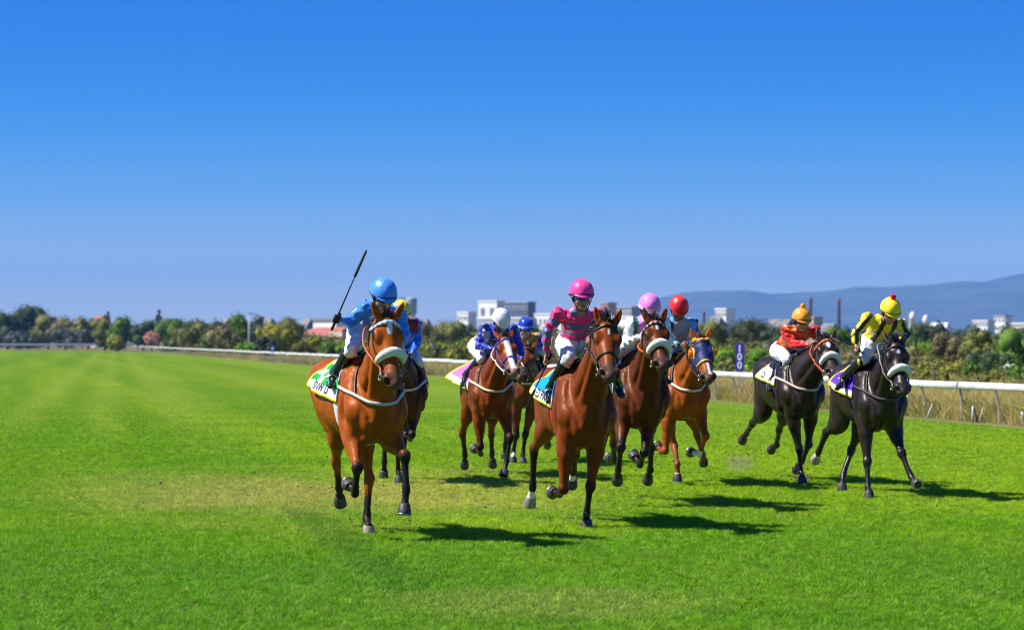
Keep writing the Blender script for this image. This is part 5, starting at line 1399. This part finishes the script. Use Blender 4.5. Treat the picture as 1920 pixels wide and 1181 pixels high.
    for e in 'rl':
        hj, kn, an, to = legp(e); g = G0.like(); ft = unit(to - an); heel = an - ft * .055 + np.array([0, 0, -.055])
        g.chain([(*lerp(kn, an, .03), .064, .064), (*lerp(kn, an, .3), .060, .062), (*lerp(kn, an, .65), .050, .052), (*an, .041, .046)], k=.015)
        g.seg(an, an + np.array([0, 0, -.035]), (.04, .045), (.038, .045), k=.02); g.seg(heel, an + np.array([0, 0, -.05]), (.034, .032), (.040, .040), k=.02); g.seg(an + np.array([0, 0, -.05]), to, (.040, .038), (.034, .026), k=.02)
        g.f = np.maximum(g.f, ((X - lerp(kn, an, .06)[0]) * -unit(an - kn)[0] + (Y - lerp(kn, an, .06)[1]) * -unit(an - kn)[1] + (Z - lerp(kn, an, .06)[2]) * -unit(an - kn)[2])).astype(np.float32)
        V, F = g.mesh(smooth_it=1)
        build('boot', V - base, F, mat('boot_black', (.012, .012, .015), .22, .6, bump=.12, bscale=30), root)
        # stirrup iron hangs from the saddle: part of the horse's tack
        c = lerp(an + np.array([0, 0, -.05]), to, .55); up = np.array([0, 0, 1.0]); sd = unit(np.cross(ft, up))
        ring = [c + sd * math.cos(q) * .050 + up * (math.sin(q) * .060 + .022) for q in np.linspace(-.9, math.pi + .9, 16)]
        st = merge([tube_np(ring, .0065, 6), tube_np([ring[0], ring[-1]], .010, 6)])
        build('stirrup', st[0], st[1], mat('stirrup_metal', (.55, .55, .56), .3, .5, metal=.9), hroot)
        top = np.array([math.copysign(.23, an[0]), .27, 1.48 + bz]); v_, f_ = tube_np([c + up * .082, lerp(c + up * .082, top, .5), top], .010, 6); build('stirrup_leather', v_, f_, mat('dark_leather'), hroot)
    # ---- helmet
    hm = J['cap']; A, Bq, Cq = .116, .140, .132; nth, nph = 20, 48; vs_, cs_ = [], []
    def hv(th, ph, r=1.0):
        d = fside * (math.sin(th) * math.sin(ph) * A) + face * (math.sin(th) * math.cos(ph) * Bq) + hup * (math.cos(th) * Cq); return hc + d * r
    def rim(ph): return 1.62 + .28 * (.5 - .5 * math.cos(ph))        # lower at the nape
    for i in range(nth + 1):
        for k_ in range(nph):
            ph = 2 * math.pi * k_ / nph; th = max(rim(ph) * i / nth, .001)
            sm_ = 1 + .020 * max(0, 1 - abs(((ph / (2 * math.pi) * 6 + .5) % 1) - .5) * 9) * math.sin(min(th, 1.57)) * -1 + .005 * math.sin(7 * ph + 3 * th) + .006 * math.sin(23 * ph) * max(0, (th - 1.1) / .6)
            vs_.append(hv(th, ph, sm_)); cs_.append(hm(th, ph))
    fs_ = [(i * nph + k_, (i + 1) * nph + k_, (i + 1) * nph + (k_ + 1) % nph, i * nph + (k_ + 1) % nph) for i in range(nth) for k_ in range(nph)]
    he = build('helmet', np.array(vs_) - base, np.array(fs_), mat('cap_' + S['id'], rough=J.get('cap_rough', .42), spec=.5, attr=True, sheen=.2, folds=J.get('cap_folds', .28)), root, np.array(cs_))
    md = he.modifiers.new('thickness', 'SOLIDIFY'); md.thickness = .010; md.offset = -1
    # peak
    pv, pn = [], 17
    for r_, dz in ((0.985, 0.004), (1.07, -.008), (1.15, -.022), (1.155, -.028), (1.07, -.016), (.985, -.008)):
        for k_ in range(pn):
            ph = (k_ / (pn - 1) - .5) * 2.1; q = hv(1.60, ph); fall = math.cos(ph * 1.35) if abs(ph) < 1.16 else 0
            fall = max(fall, 0.0); rr_ = 1 + (r_ - 1) * fall; d = q - hc; pv.append(hc + d * rr_ + hup * dz * fall)
    pf = [(i * pn + k_, i * pn + k_ + 1, (i + 1) * pn + k_ + 1, (i + 1) * pn + k_) for i in range(5) for k_ in range(pn - 1)]
    build('peak', np.array(pv) - base, np.array(pf)[:, ::-1], mat('peak_' + S['id'], J.get('peak', hm(1.5, 0)), .4), he)
    bandc = J.get('band', (.01, .01, .014)); ring = [hv(rim(ph) * .95, ph, .998) for ph in np.linspace(0, 2 * math.pi, 41)]
    v_, f_ = tube_np(ring, .0050, 6); build('band', v_ - base, f_, mat('band_' + S['id'], bandc, .5), he)
    ch = [hv(1.75, -1.45, .97), sk - fside * .078 - hup * .06 + face * .03, sk - fside * .035 - hup * .125 + face * .055, sk + fside * .035 - hup * .125 + face * .055, sk + fside * .078 - hup * .06 + face * .03, hv(1.75, 1.45, .97)]
    v_, f_ = tube_np(catmull(np.array(ch), 4), .0042, 6); build('chin_strap', v_ - base, f_, mat('chin_strap', (.015, .015, .017), .6), he)
    if J.get('pompom') is not None:
        c = hc + hup * (Cq + .018) + face * .0; r_ = np.random.default_rng(3); n = 14; pv = []
        for i in range(n + 1):
            for k_ in range(n):
                th, ph = math.pi * i / n, 2 * math.pi * k_ / n; pv.append(c + np.array([math.sin(th) * math.cos(ph), math.sin(th) * math.sin(ph), math.cos(th)]) * (.030 + r_.normal() * .0022))
        pf = [(i * n + k_, i * n + (k_ + 1) % n, (i + 1) * n + (k_ + 1) % n, (i + 1) * n + k_) for i in range(n) for k_ in range(n)]
        build('pompom', np.array(pv) - base, np.array(pf)[:, ::-1], mat('pompom_' + S['id'], J['pompom'], .9, .1), he)
    # goggles
    gv, nu, nv = [], 15, 5
    for j in range(nv):
        for i in range(nu):
            u = (i / (nu - 1) - .5) * 2; v = (j / (nv - 1) - .5) * 2; an = u * 1.15
            hgt = .021 * (1 - .25 * abs(u) ** 3) * (1 - .35 * math.exp(-(u / .14) ** 2) * (v < 0))
            gv.append(sk + fside * math.sin(an) * .080 + face * (math.cos(an) * .108 * (.965 + .035 * (1 - v * v))) + hup * (-.012 + v * hgt))
    gf = [(j * nu + i, j * nu + i + 1, (j + 1) * nu + i + 1, (j + 1) * nu + i) for j in range(nv - 1) for i in range(nu - 1)]
    go = build('goggles', np.array(gv) - base, np.array(gf), mat('goggle_lens_' + S['id'], J.get('lens', (.012, .014, .03)), .08, .7, coat=.6), root)
    md = go.modifiers.new('thickness', 'SOLIDIFY'); md.thickness = .012; md.offset = -1
    # ---- reins (tack of the horse)
    rc = S.get('tack', {}).get('rein', (.012, .010, .010)); rm = mat('rein_%d' % int(rc[0] * 1000), rc, .5, .4)
    for s_, e in ((-1, 'r'), (1, 'l')):
        bit = hp(.80, s_ * .082, -.115); q = arms[e]
        end = q['ha'] + q['k'] * .03 - q['n'] * .016
        if J.get('free') == e: end = arms['l' if e == 'r' else 'r']['ha'] + np.array([0, 0, -.02])
        loop = S.get('tack', {}).get('rein_loop' + e)
        if loop: mid = [fr.unpix(*p) for p in loop]
        else: mid = [lerp(bit, end, .5) + np.array([s_ * .05, 0, -.03])]
        pp = catmull(np.array([bit, *mid, end], float), 8)
        f = G0; pr = I['G'].project(pp, .012)[0]; inside = I['G'].sample(pp) < .012
        pp[inside] = pr[inside]
        v_, f_ = tube_np(pp, .0095, 6); build('rein', v_, f_, rm, hroot)
    # loose rein end over the neck
    # ---- whip
    W = J.get('whip')
    if W:
        q = arms[W['hand']]; c = q['ha'] + q['k'] * .036 - q['n'] * .014; tip = fr.unpix(*W['tip']); d = unit(tip - c); L = np.linalg.norm(tip - c)
        wb = fr.to_world(c); wr_ = empty('riding_whip', tuple(wb), fr.yaw)
        def wp(a_, b_, r0, r1, name, m):
            mb = MB(); mb.tube([Vector(d * (a_ + (b_ - a_) * t)) for t in (0, .08, .5, .92, 1)], [r0 * .6, r0, (r0 + r1) / 2, r1, r1 * .5], 10); mb.build(name, m, wr_, True)
        wp(-.11, .08, .013, .012, 'grip', mat('whip_grip', (.012, .012, .012), .6, bump=.3))
        wp(.07, L * .62, .0075, .0055, 'shaft', mat('whip_shaft', (.010, .010, .011), .35))
        wp(L * .60, L, .013, .012, 'flap', mat('whip_flap', (.014, .014, .016), .5))
        if W.get('collar'): wp(-.135, -.10, .014, .014, 'collar', mat('whip_collar', (.7, .7, .72), .5))
        tag(wr_, W['label'], 'whip', 'riding whips')
    tag(root, J['label'], 'person', 'jockeys riding in the race')
    tag(hroot, S['label'], 'horse', 'racehorses galloping on the turf')
    return root
# ------------------------------------------------------------------ the field of nine runners (picture points were read off by eye)
BAY, DBAY, CHES, BLK = (.30, .082, .016), (.155, .042, .012), (.36, .105, .022), (.016, .011, .010)

# silks: seg 0 torso, -1/+1 sleeves; t along the torso or the arm; lat sideways
def tint(n, c): return np.tile(np.asarray(c, float), (n, 1))
def sk_plain(c):
    return lambda seg, t, lat, D, V: tint(len(t), c)
def sk_hoops(c1, c2, f0=3.0, f1=1.75):
    def f(seg, t, lat, D, V):
        C = tint(len(t), c1); m = np.where(seg == 0, (t * f0 + .1) % 1 > .56, (t * f1 + .05) % 1 > .52); C[m] = c2; return C
    return f
def sk_sleeves(body, sleeve, shoulder=None, panel=None):
    def f(seg, t, lat, D, V):
        C = tint(len(t), body); C[seg != 0] = sleeve
        if panel is not None: m = (seg == 0) & (np.abs(lat) > .075); C[m] = panel
        if shoulder is not None: m = (seg == 0) & (t > .86); C[m] = shoulder
        return C
    return f
def sk_check(body, c1, c2):
    def f(seg, t, lat, D, V):
        C = tint(len(t), body); m = seg != 0; C[m] = c1
        q = m & (((np.floor(t * 3.2) + np.floor((V[:, 0] + V[:, 2]) * 11)) % 2) > 0); C[q] = c2
        q = (seg == 0) & (t > .9) & (lat > .05); C[q] = c1; return C
    return f
def sk_stripes(c1, c2):
    def f(seg, t, lat, D, V):
        C = tint(len(t), c1); m = (seg == 0) & (((np.abs(lat) > .045) & (np.abs(lat) < .10))); C[m] = c2
        for q in CUR['arms'].values():
            for A, B in ((q['sh'], q['el']), (q['el'], q['wr'])):
                ab = B - A; tt = np.clip((V - A) @ ab / (ab @ ab), 0, 1); off = V - A - tt[:, None] * ab; ax = unit(ab); fw = unit(np.array([0, -1.0, .15]) - ax * (ax @ np.array([0, -1.0, .15]))); sd = np.cross(ax, fw)
                m = (seg == q['s']) & (np.linalg.norm(off, axis=1) < .075) & (off @ fw > 0) & (np.abs(off @ sd) < .024); C[m] = c2
        return C
    return f
def sk_royal(seg, t, lat, D, V):
    C = tint(len(t), srgb(112, 112, 128)); C[(seg != 0) | (t > .62) | (np.abs(lat) > .11)] = ROYAL
    C[(seg == 0) & (t > .45) & (t < .95) & (np.abs(lat) < .05)] = srgb(185, 190, 215); return C
def sk_orange(seg, t, lat, D, V):
    C = tint(len(t), srgb(228, 30, 14)); C[(seg == 0) & (t > .28) & (t < .52)] = srgb(238, 110, 8); C[(seg != 0) & (t > .22) & (t < .5)] = srgb(238, 110, 8); C[(seg == 0) & (t > 1.02)] = srgb(238, 110, 8); return C
def cap_plain(c): return lambda th, ph: c
def cap_rim(c, rimc, t0=1.45): return lambda th, ph: rimc if th > t0 else c
WHITE = (.80, .80, .82)
def cloth(main, band=WHITE, edge=(.80, .62, .01), check=None, b0=.80):
    def f(s, q):
        t = abs(q)
        if t > .955 or s > .955: return edge
        if t > b0: return band
        if check is not None and (int(s * 5.2) + int((t + 1) * 6.0)) % 2: return check
        return main
    return f
def leg_stripe(C, V, L):
    hj, kn, an, to = L['r']; ab = kn - hj; t = np.clip((V - hj) @ ab / (ab @ ab), 0, 1); off = V - hj - t[:, None] * ab
    near = np.linalg.norm(off, axis=1) < .13; u = off[:, 0] * .8 + off[:, 2] * .25
    C[near & (u < -.038) & (u > -.058)] = (.01, .01, .012); C[near & (u < -.058) & (u > -.085)] = (.80, .60, .01); return C
SKY_B, HOT, SLATE, ROYAL = srgb(58, 138, 235), srgb(240, 40, 118), srgb(96, 104, 152), srgb(18, 42, 170)
LILAC, GREEN, REDC, ORNG, YEL, BLK_C = srgb(240, 130, 215), srgb(10, 120, 92), srgb(232, 28, 18), srgb(250, 150, 10), srgb(250, 225, 5), (.010, .010, .012)

HORSES = [
 dict(id='light_blue', px=697, d=23.3, bz=.04, vox=.0105, coat=(.36, .075, .004), poll=(727, 592), nose=(744, 716), poll_y=-.78, yaw=.19, splay=.50,
      legs=dict(fr=('fold', (670, 876), (666, 925), (655, 908)), fl=('reach', (759, 849), (763, 920), (757, 958)),
                hr=('lift', (630, 866), (636, 913), (638, 936)), hl=('under', (693, 893), (688, 976), (691, 996))),
      marks=[('star', .20, 0.0, .075, .022)], hoofc=dict(hl=(.30, .25, .20)), stock=(1.75, 2.05), hstock=(2.2, 2.55)),
 dict(id='pink', px=1095, d=24.8, bz=-.05, vox=.0105, coat=(.195, .038, .004), poll=(1139, 602), nose=(1146, 700), poll_y=-.78, turn=.05, yaw=.03,
      legs=dict(fr=('fold', (1056, 918), (1050, 925), (1038, 922)), fl=('stance', (1107, 912), (1101, 966), (1099, 984)),
                hr=('lift', (1001, 842), (999, 912), (994, 938)), hl=('lift', (1079, 850), (1075, 882), (1072, 902))),
      marks=[('star', .21, .004, .05, .010)], socks=dict(hr=3.35, hl=3.3), stock=(1.85, 2.1), hoofc=dict(hr=(.30, .24, .18))),
 dict(id='royal_blue', px=921, d=34.0, bz=-.05, vox=.0125, coat=(.18, .037, .004), poll=(947, 630), nose=(965, 694), poll_y=-.78, ears=.9,
      legs=dict(fr=('fold', (900, 838), (903, 850), (890, 841)), fl=('reach', (958, 814), (950, 872), (944, 886)),
                hr=('lift', (867, 813), (872, 853), (871, 868)), hl=('lift', (921, 815), (922, 850), (924, 866))),
      marks=[('blaze', .10, .93, 0.0, .030)], muzzle=(.30, .24, .22), muzzle_amt=.5),
 dict(id='blue_cap', px=985, d=38.0, bz=0.0, vox=.014, coat=(.16, .044, .010), poll=(990, 650), nose=(976, 704), poll_y=-.8,
      legs=dict(fr=('stance', (968, 822), (964, 850), (961, 858)), fl=('stance', (983, 820), (981, 858), (980, 868)),
                hr=('lift', None, None, None), hl=('lift', (1026, 800), (1026, 822), (1027, 830))),
      socks=dict(fr=3.4)),
 dict(id='lilac', px=1203, d=28.0, bz=.03, vox=.0125, coat=(.105, .022, .004), poll=(1229, 598), nose=(1245, 681), poll_y=-.78,
      legs=dict(fr=('lift', (1164, 838), (1159, 880), (1158, 896)), fl=('fold', (1208, 848), (1201, 872), (1189, 853)),
                hr=('fold', (1150, 834), (1152, 860), (1145, 857)), hl=('lift', (1222, 846), (1219, 878), (1215, 895))),
      marks=[('star', .20, .0, .045, .012)], stock=(1.5, 1.9)),
 dict(id='red', px=1284, d=32.0, bz=.0, vox=.0125, coat=(.29, .066, .005), poll=(1315, 634), nose=(1330, 706), poll_y=-.78, turn=-.12,
      legs=dict(fr=('fold', (1246, 846), (1240, 846), (1234, 836)), fl=('fold', (1323, 817), (1313, 852), (1296, 847)),
                hr=('under', (1266, 842), (1270, 868), (1270, 888)), hl=('lift', (1308, 820), (1316, 850), (1320, 862))),
      marks=[('blaze', .55, .92, .012, .016)], socks=dict(fl=2.75, hr=3.9), points=(.20, .055, .02), stock=(2.2, 2.6)),
 dict(id='orange', px=1499, d=32.5, bz=.0, vox=.0125, coat=(.020, .0110, .0075), spec=.40, rough=.36, tint=(1, .92, .85), poll=(1550, 634), nose=(1566, 694), poll_y=-.80,
      legs=dict(fr=('stance', (1499, 843), (1502, 884), (1504, 898)), fl=('back', (1516, 834), (1504, 866), (1494, 876)),
                hr=('back', (1411, 793), (1400, 813), (1393, 822)), hl=('back', (1461, 804), (1457, 834), (1447, 840))),
      marks=[('star', .20, .0, .09, .022)], yaw=.04, muzzle=(.05, .035, .03)),
 dict(id='yellow', px=1649, d=29.8, bz=-.06, vox=.0125, coat=(.019, .0115, .0085), spec=.40, rough=.36, tint=(1, .92, .85), poll=(1681, 640), nose=(1697, 730), poll_y=-.78, ears=.95,
      legs=dict(fr=('stance', (1626, 868), (1628, 913), (1629, 928)), fl=('reach', (1690, 849), (1708, 894), (1719, 906)),
                hr=('back', (1549, 811), (1535, 846), (1530, 858)), hl=('stance', (1597, 842), (1582, 892), (1578, 908))),
      marks=[('star', .22, .0, .04, .018)], socks=dict(hr=3.6), hoofc=dict(hr=(.45, .38, .28)), muzzle=(.03, .026, .025)),
 dict(id='yellow_cap', px=757, d=32.5, bz=.0, vox=.014, coat=(.05, .018, .009), poll=(742, 640), nose=(742, 706), poll_y=-.78,
      legs=dict(fr=('stance', (746, 850), (747, 885), (748, 895)), fl=('fold', (772, 815), (769, 822), (766, 812)),
                hr=('lift', None, None, None), hl=('lift', None, None, None))),
]

def extra(i, **kw):
    for S in HORSES:
        if S['id'] == i: S.update(kw)
extra('light_blue', label='bright bay horse with white sheepskin noseband and green checked saddle cloth, nearest runner',
  tack=dict(tail_x=.45, sheepskin=True, browband=[srgb(120, 175, 240), WHITE], cloth=cloth((.01, .36, .06), check=WHITE), breast=(.62, .58, .52), rein=srgb(190, 90, 55), girth=(.7, .7, .7),
            rein_loopr=[(712, 688, -.75), (692, 665, -.55), (681, 640, -.42), (690, 615, -.33)], text=[(-1, 'SNW D', .55, .875, .10, (.02, .02, .03), .01)]),
  rider=dict(vox=.0085, label='jockey in plain light blue silks raising a whip in black glove', silks=sk_plain(SKY_B), cap=cap_plain(srgb(66, 146, 240)), band=srgb(20, 50, 110),
            head=(719, 548, -.12), shr=(687, 578, .04), shl=(748, 588, .04), elr=(657, 603, .22), har=(632, 598, .05), gripr=(.42, .0, .9), glove=(.012, .012, .013), hal=(738, 652, -.34),
            knr=(660, 652, .02), anr=(626, 704, .36), tor=(621, 724, .22), hip=(690, 600, .42), face=(.1, -.95, -.45), lens=(.02, .02, .025), free='r',
            whip=dict(hand='r', tip=(687, 469, .0), label='black riding whip held upright by the light blue jockey')))
extra('pink', label='bay horse with plain dark bridle and turquoise blue saddle cloth ridden in pink',
  tack=dict(cloth=cloth(srgb(10, 150, 225)), breast=None, girth=(.45, .02, .02), text=[(-1, 'ED PA', .52, .875, .11, (.015, .015, .02), .01), (-1, '8', .50, .34, .34, (.015, .015, .02), .03)],
            rein_loopr=[(1118, 668, -.80), (1106, 648, -.5)], saddle=(.05, .012, .012)), forelock=.17,
  rider=dict(vox=.0085, label='jockey in hot pink and slate hooped silks with a pink cap', silks=sk_hoops(HOT, SLATE), cap=cap_plain(srgb(246, 62, 150)), band=(.012, .012, .016), peak=srgb(246, 62, 150),
            head=(1090, 549, -.14), shr=(1046, 590, .02), shl=(1124, 592, .02), elr=(1027, 622, .05), har=(1025, 671, .16), gripr=(-.3, .1, -.9), hal=(1110, 640, -.32), ell=(1130, 622, -.05),
            hip=(1076, 640, .36), knr=(1066, 670, .0), anr=(1031, 728, .30), tor=(1029, 752, .17), knl=(1140, 678, .02), anl=(1160, 722, .34), tol=(1166, 742, .22), face=(.12, -.97, -.14), lens=(.02, .05, .35), free='r', skin=(.48, .25, .17),
            whip=dict(hand='r', tip=(988, 763, .40), label='black riding whip pointing down beside the pink jockey', collar=True)))
extra('royal_blue', label='bay horse with broad white blaze, purple bridle and pink saddle cloth',
  tack=dict(bridle=srgb(70, 60, 190), cloth=cloth(srgb(240, 110, 200)), cy1=.94, flare=.17, breast=(.66, .60, .48), rein=(.75, .72, .64), text=[(-1, '3', .55, .42, .36, (.012, .012, .015), .03)]),
  rider=dict(label='jockey in royal blue silks with a white cap looking down', silks=sk_royal, cap=cap_plain((.80, .80, .84)), band=(.7, .7, .74),
            head=(940, 597, -.15), shr=(908, 617, .02), shl=(962, 618, .02), elr=(897, 648, .0), har=(928, 655, -.33), ell=(975, 650, .0), hal=(979, 677, -.25), hip=(903, 646, .36),
            knr=(903, 672, .02), anr=(872, 705, .35), tor=(867, 722, .22), face=(.25, -.75, -.75), skin=(.22, .11, .065)))
extra('blue_cap', label='dark bay horse with cream breast girth half hidden beside the white-blazed horse',
  tack=dict(cloth=cloth(srgb(60, 60, 70)), breast=(.66, .58, .40)),
  rider=dict(vox=.011, label='jockey in gold and blue silks with a glossy royal blue cap', silks=sk_sleeves(srgb(200, 145, 70), srgb(30, 70, 190)), cap=cap_rim(srgb(24, 60, 190), (.6, .62, .7), 1.52), cap_rough=.18, cap_folds=0, band=(.6, .62, .7), glove=(.75, .75, .72),
            head=(986, 611, -.15), shr=(964, 632, .02), shl=(1010, 632, .02), har=(983, 660, -.33), hal=(998, 660, -.33), hip=(986, 655, .36), face=(0, -.97, -.2)))
extra('lilac', label='dark bay horse with sheepskin noseband and orange reins next to the pink jockey',
  tack=dict(sheepskin=True, browband=[(.5, .42, .42), (.10, .03, .04)], cloth=cloth((.012, .012, .05), band=(.70, .72, .55)), breast=None, rein=srgb(225, 95, 40), text=[(1, 'ALC', .5, .875, .11, (.02, .02, .03), .01)], rein_loopr=[(1222, 668, -.75), (1200, 650, -.5)]),
  rider=dict(label='jockey in white sleeved green silks with a lilac pink cap', silks=sk_sleeves(LILAC, (.80, .80, .82), None, GREEN), cap=cap_rim(srgb(238, 130, 212), srgb(250, 190, 232)), band=srgb(245, 185, 230), glove=(.80, .80, .80),
            head=(1218, 573, -.12), shr=(1184, 606, .02), shl=(1244, 606, .02), elr=(1172, 643, .0), har=(1203, 632, -.32), hip=(1196, 640, .38), hal=(1232, 632, -.32), face=(.1, -.93, -.45)))
extra('red', label='chestnut horse wearing a navy and yellow blinker hood with orange cups',
  tack=dict(hood=True, cloth=cloth(srgb(40, 50, 120)), breast=(.72, .70, .62)), hair=(.09, .03, .012),
  rider=dict(label='jockey in grey silks with blue and black checked sleeves and a red cap', silks=sk_check(srgb(150, 150, 158), srgb(80, 160, 235), BLK_C), cap=cap_plain(srgb(228, 18, 22)), band=(.10, .01, .012),
            head=(1273, 574, -.12), shr=(1246, 604, .02), shl=(1298, 606, .02), ell=(1308, 636, .0), hal=(1290, 655, -.32), hip=(1270, 645, .38), face=(.0, -.85, -.6), skin=(.20, .095, .055)))
extra('orange', label='black horse with white star and sheepskin noseband ridden in red and orange',
  tack=dict(sheepskin=True, browband=[srgb(230, 120, 50), srgb(200, 90, 40)], cloth=cloth((.72, .70, .78), band=(.72, .70, .78)), cy1=.70, drop=1.48, breast=(.58, .47, .40), rein=srgb(200, 90, 50), text=[(-1, 'O', .62, .86, .11, (.02, .02, .03), .012), (-1, 'OK', .80, .45, .10, (.06, .07, .16), .0), (-1, '2', .45, .3, .34, (.012, .012, .02), .03)]),
  rider=dict(label='jockey in red silks with orange hoops and a bobbled orange cap', silks=sk_orange, cap=cap_plain(srgb(250, 160, 20)), pompom=srgb(250, 160, 20), band=(.012, .012, .014),
            head=(1503, 596, -.13), shr=(1474, 620, .02), shl=(1528, 620, .02), elr=(1488, 646, -.08), har=(1524, 646, -.34), hal=(1534, 646, -.32), ell=(1535, 640, .0), hip=(1470, 654, .36), knr=(1476, 674, .0), anr=(1447, 714, .34), tor=(1443, 731, .22), face=(.1, -.96, -.25)))
extra('yellow', label='black horse with small star nearest the rail, ridden in yellow',
  tack=dict(sheepskin=True, cloth=cloth(srgb(95, 50, 190), b0=.88), breast=(.05, .05, .055), rein=(.25, .25, .26), rein_loopr=[(1672, 718, -.80), (1650, 668, -.5), (1648, 645, -.35)]), forelock=.14, flx=-.8,
  rider=dict(vox=.009, label='jockey in yellow silks with black stripes and a red bobble on the cap', silks=sk_stripes(YEL, BLK_C), cap=cap_plain(srgb(250, 226, 8)), peak=srgb(250, 226, 8), pompom=srgb(225, 15, 25), band=(.012, .012, .012), breeches=leg_stripe,
            leg_text=[('C.TROWBI', 'r', .035, (.05, .07, .25))],
            head=(1670, 579, -.14), shr=(1627, 597, .02), shl=(1690, 608, .02), elr=(1604, 625, .03), har=(1606, 652, -.05), ell=(1700, 630, -.02), hal=(1684, 648, -.32), hip=(1640, 640, .40), knr=(1621, 672, .0), anr=(1582, 708, .36), tor=(1570, 728, .24), face=(.1, -.90, -.5),
            whip=dict(hand='r', tip=(1556, 632, .35), label='black riding whip held level by the yellow jockey'), free='r'))
extra('yellow_cap', label='dark horse hidden behind the nearest runner with red saddle cloth showing',
  tack=dict(cloth=cloth(srgb(235, 60, 15), band=srgb(110, 80, 180)), breast=(.6, .6, .6)),
  rider=dict(vox=.011, label='jockey in bright blue silks with maroon strap behind the raised whip rider', silks=sk_sleeves(srgb(20, 110, 235), srgb(20, 110, 235), srgb(120, 20, 25)), cap=cap_plain(srgb(225, 220, 10)),
            head=(752, 582, -.13), shr=(728, 606, .02), shl=(781, 606, .02), ell=(784, 640, .0), hal=(770, 668, -.30), hip=(757, 655, .38), knl=(783, 678, .02), anl=(796, 712, .35), tol=(797, 728, .22), face=(0, -.9, -.5)))
# ------------------------------------------------------------------ the runners
INFO = {}
for S in HORSES:
    root, I = make_horse(S); dress_horse(root, I); make_jockey(root, I); INFO[S['id']] = I
    I.pop('G'); I.pop('H')
# ---- bits of turf thrown up by the hooves
r_ = random.Random(5); cb = MB()
def clods(px, py, d, n, sp):
    c = at(px, py, d)
    for _ in range(n):
        p = c + Vector((r_.gauss(0, sp), r_.gauss(0, sp), abs(r_.gauss(0, sp * .9)))); p.z = max(p.z, .02); s_ = r_.uniform(.003, .010)
        vs = [p + Vector((r_.gauss(0, s_), r_.gauss(0, s_), r_.gauss(0, s_))) for _ in range(4)]; cb.add(vs, [(0, 1, 2), (0, 2, 3), (0, 3, 1), (1, 3, 2)])
clods(1503, 900, 32.6, 160, .07); clods(1385, 868, 34.5, 130, .14); clods(1376, 835, 34.5, 40, .16); clods(690, 985, 24.0, 50, .12); clods(1100, 980, 24.9, 40, .10); clods(1228, 880, 30, 60, .14); clods(905, 870, 35, 60, .15); clods(1560, 880, 31, 50, .18); clods(640, 930, 25.5, 30, .2)
for _ in range(420):                                     # scraps lying on the worn band
    y = r_.uniform(25, 36); x = r_.uniform(-.15, .16) * y; c = Vector((x, y, .035)); s_ = r_.uniform(.004, .014); cb.add([c + Vector((r_.gauss(0, s_), r_.gauss(0, s_), abs(r_.gauss(0, s_)))) for _ in range(4)], [(0, 1, 2), (0, 2, 3), (0, 3, 1), (1, 3, 2)])
o = cb.build('turf_clods', mat('turf_soil', (.085, .062, .035), .95, .1, noise=.4, nscale=30)); o['kind'] = 'stuff'; o['label'] = 'soil and grass scraps thrown up by the hooves'

for px, py, d, r0, den, lab in ((1386, 868, 34.3, .17, 2.2, 'puff of pale dust over the grass between the hooded and the black horse'), (1503, 896, 32.7, .09, 4.0, 'small dust burst at the front hoof of the black horse under orange silks')):
    c = at(px, py, d); mb = MB(); mb.lathe([(.02, -.75), (.65, -.55), (1.0, 0), (.7, .6), (.02, .9)], 14); o = mb.build('dust', None); o.location = c; o.scale = (r0 * 1.5, r0 * 1.2, r0); o['kind'] = 'stuff'; o['label'] = lab
    m = bpy.data.materials.new('dust_air'); m.use_nodes = True; N, L = m.node_tree.nodes, m.node_tree.links; N.remove(N['Principled BSDF']); pv = N.new('ShaderNodeVolumePrincipled'); pv.inputs['Color'].default_value = (.62, .50, .38, 1)
    tc = N.new('ShaderNodeTexCoord'); ln = N.new('ShaderNodeVectorMath'); ln.operation = 'LENGTH'; L.new(tc.outputs['Object'], ln.inputs[0]); mr = N.new('ShaderNodeMapRange'); L.new(ln.outputs['Value'], mr.inputs[0]); mr.inputs[1].default_value = .1; mr.inputs[2].default_value = .9; mr.inputs[3].default_value = 1; mr.inputs[4].default_value = 0
    nz = N.new('ShaderNodeTexNoise'); nz.inputs['Scale'].default_value = 2.2; nz.inputs['Detail'].default_value = 4; L.new(tc.outputs['Object'], nz.inputs['Vector']); m1 = N.new('ShaderNodeMath'); m1.operation = 'MULTIPLY'; L.new(mr.outputs[0], m1.inputs[0]); L.new(nz.outputs['Fac'], m1.inputs[1])
    m2 = N.new('ShaderNodeMath'); m2.operation = 'MULTIPLY'; L.new(m1.outputs[0], m2.inputs[0]); m2.inputs[1].default_value = den * 3; L.new(m2.outputs[0], pv.inputs['Density']); L.new(pv.outputs[0], N['Material Output'].inputs['Volume']); o.data.materials.append(m)
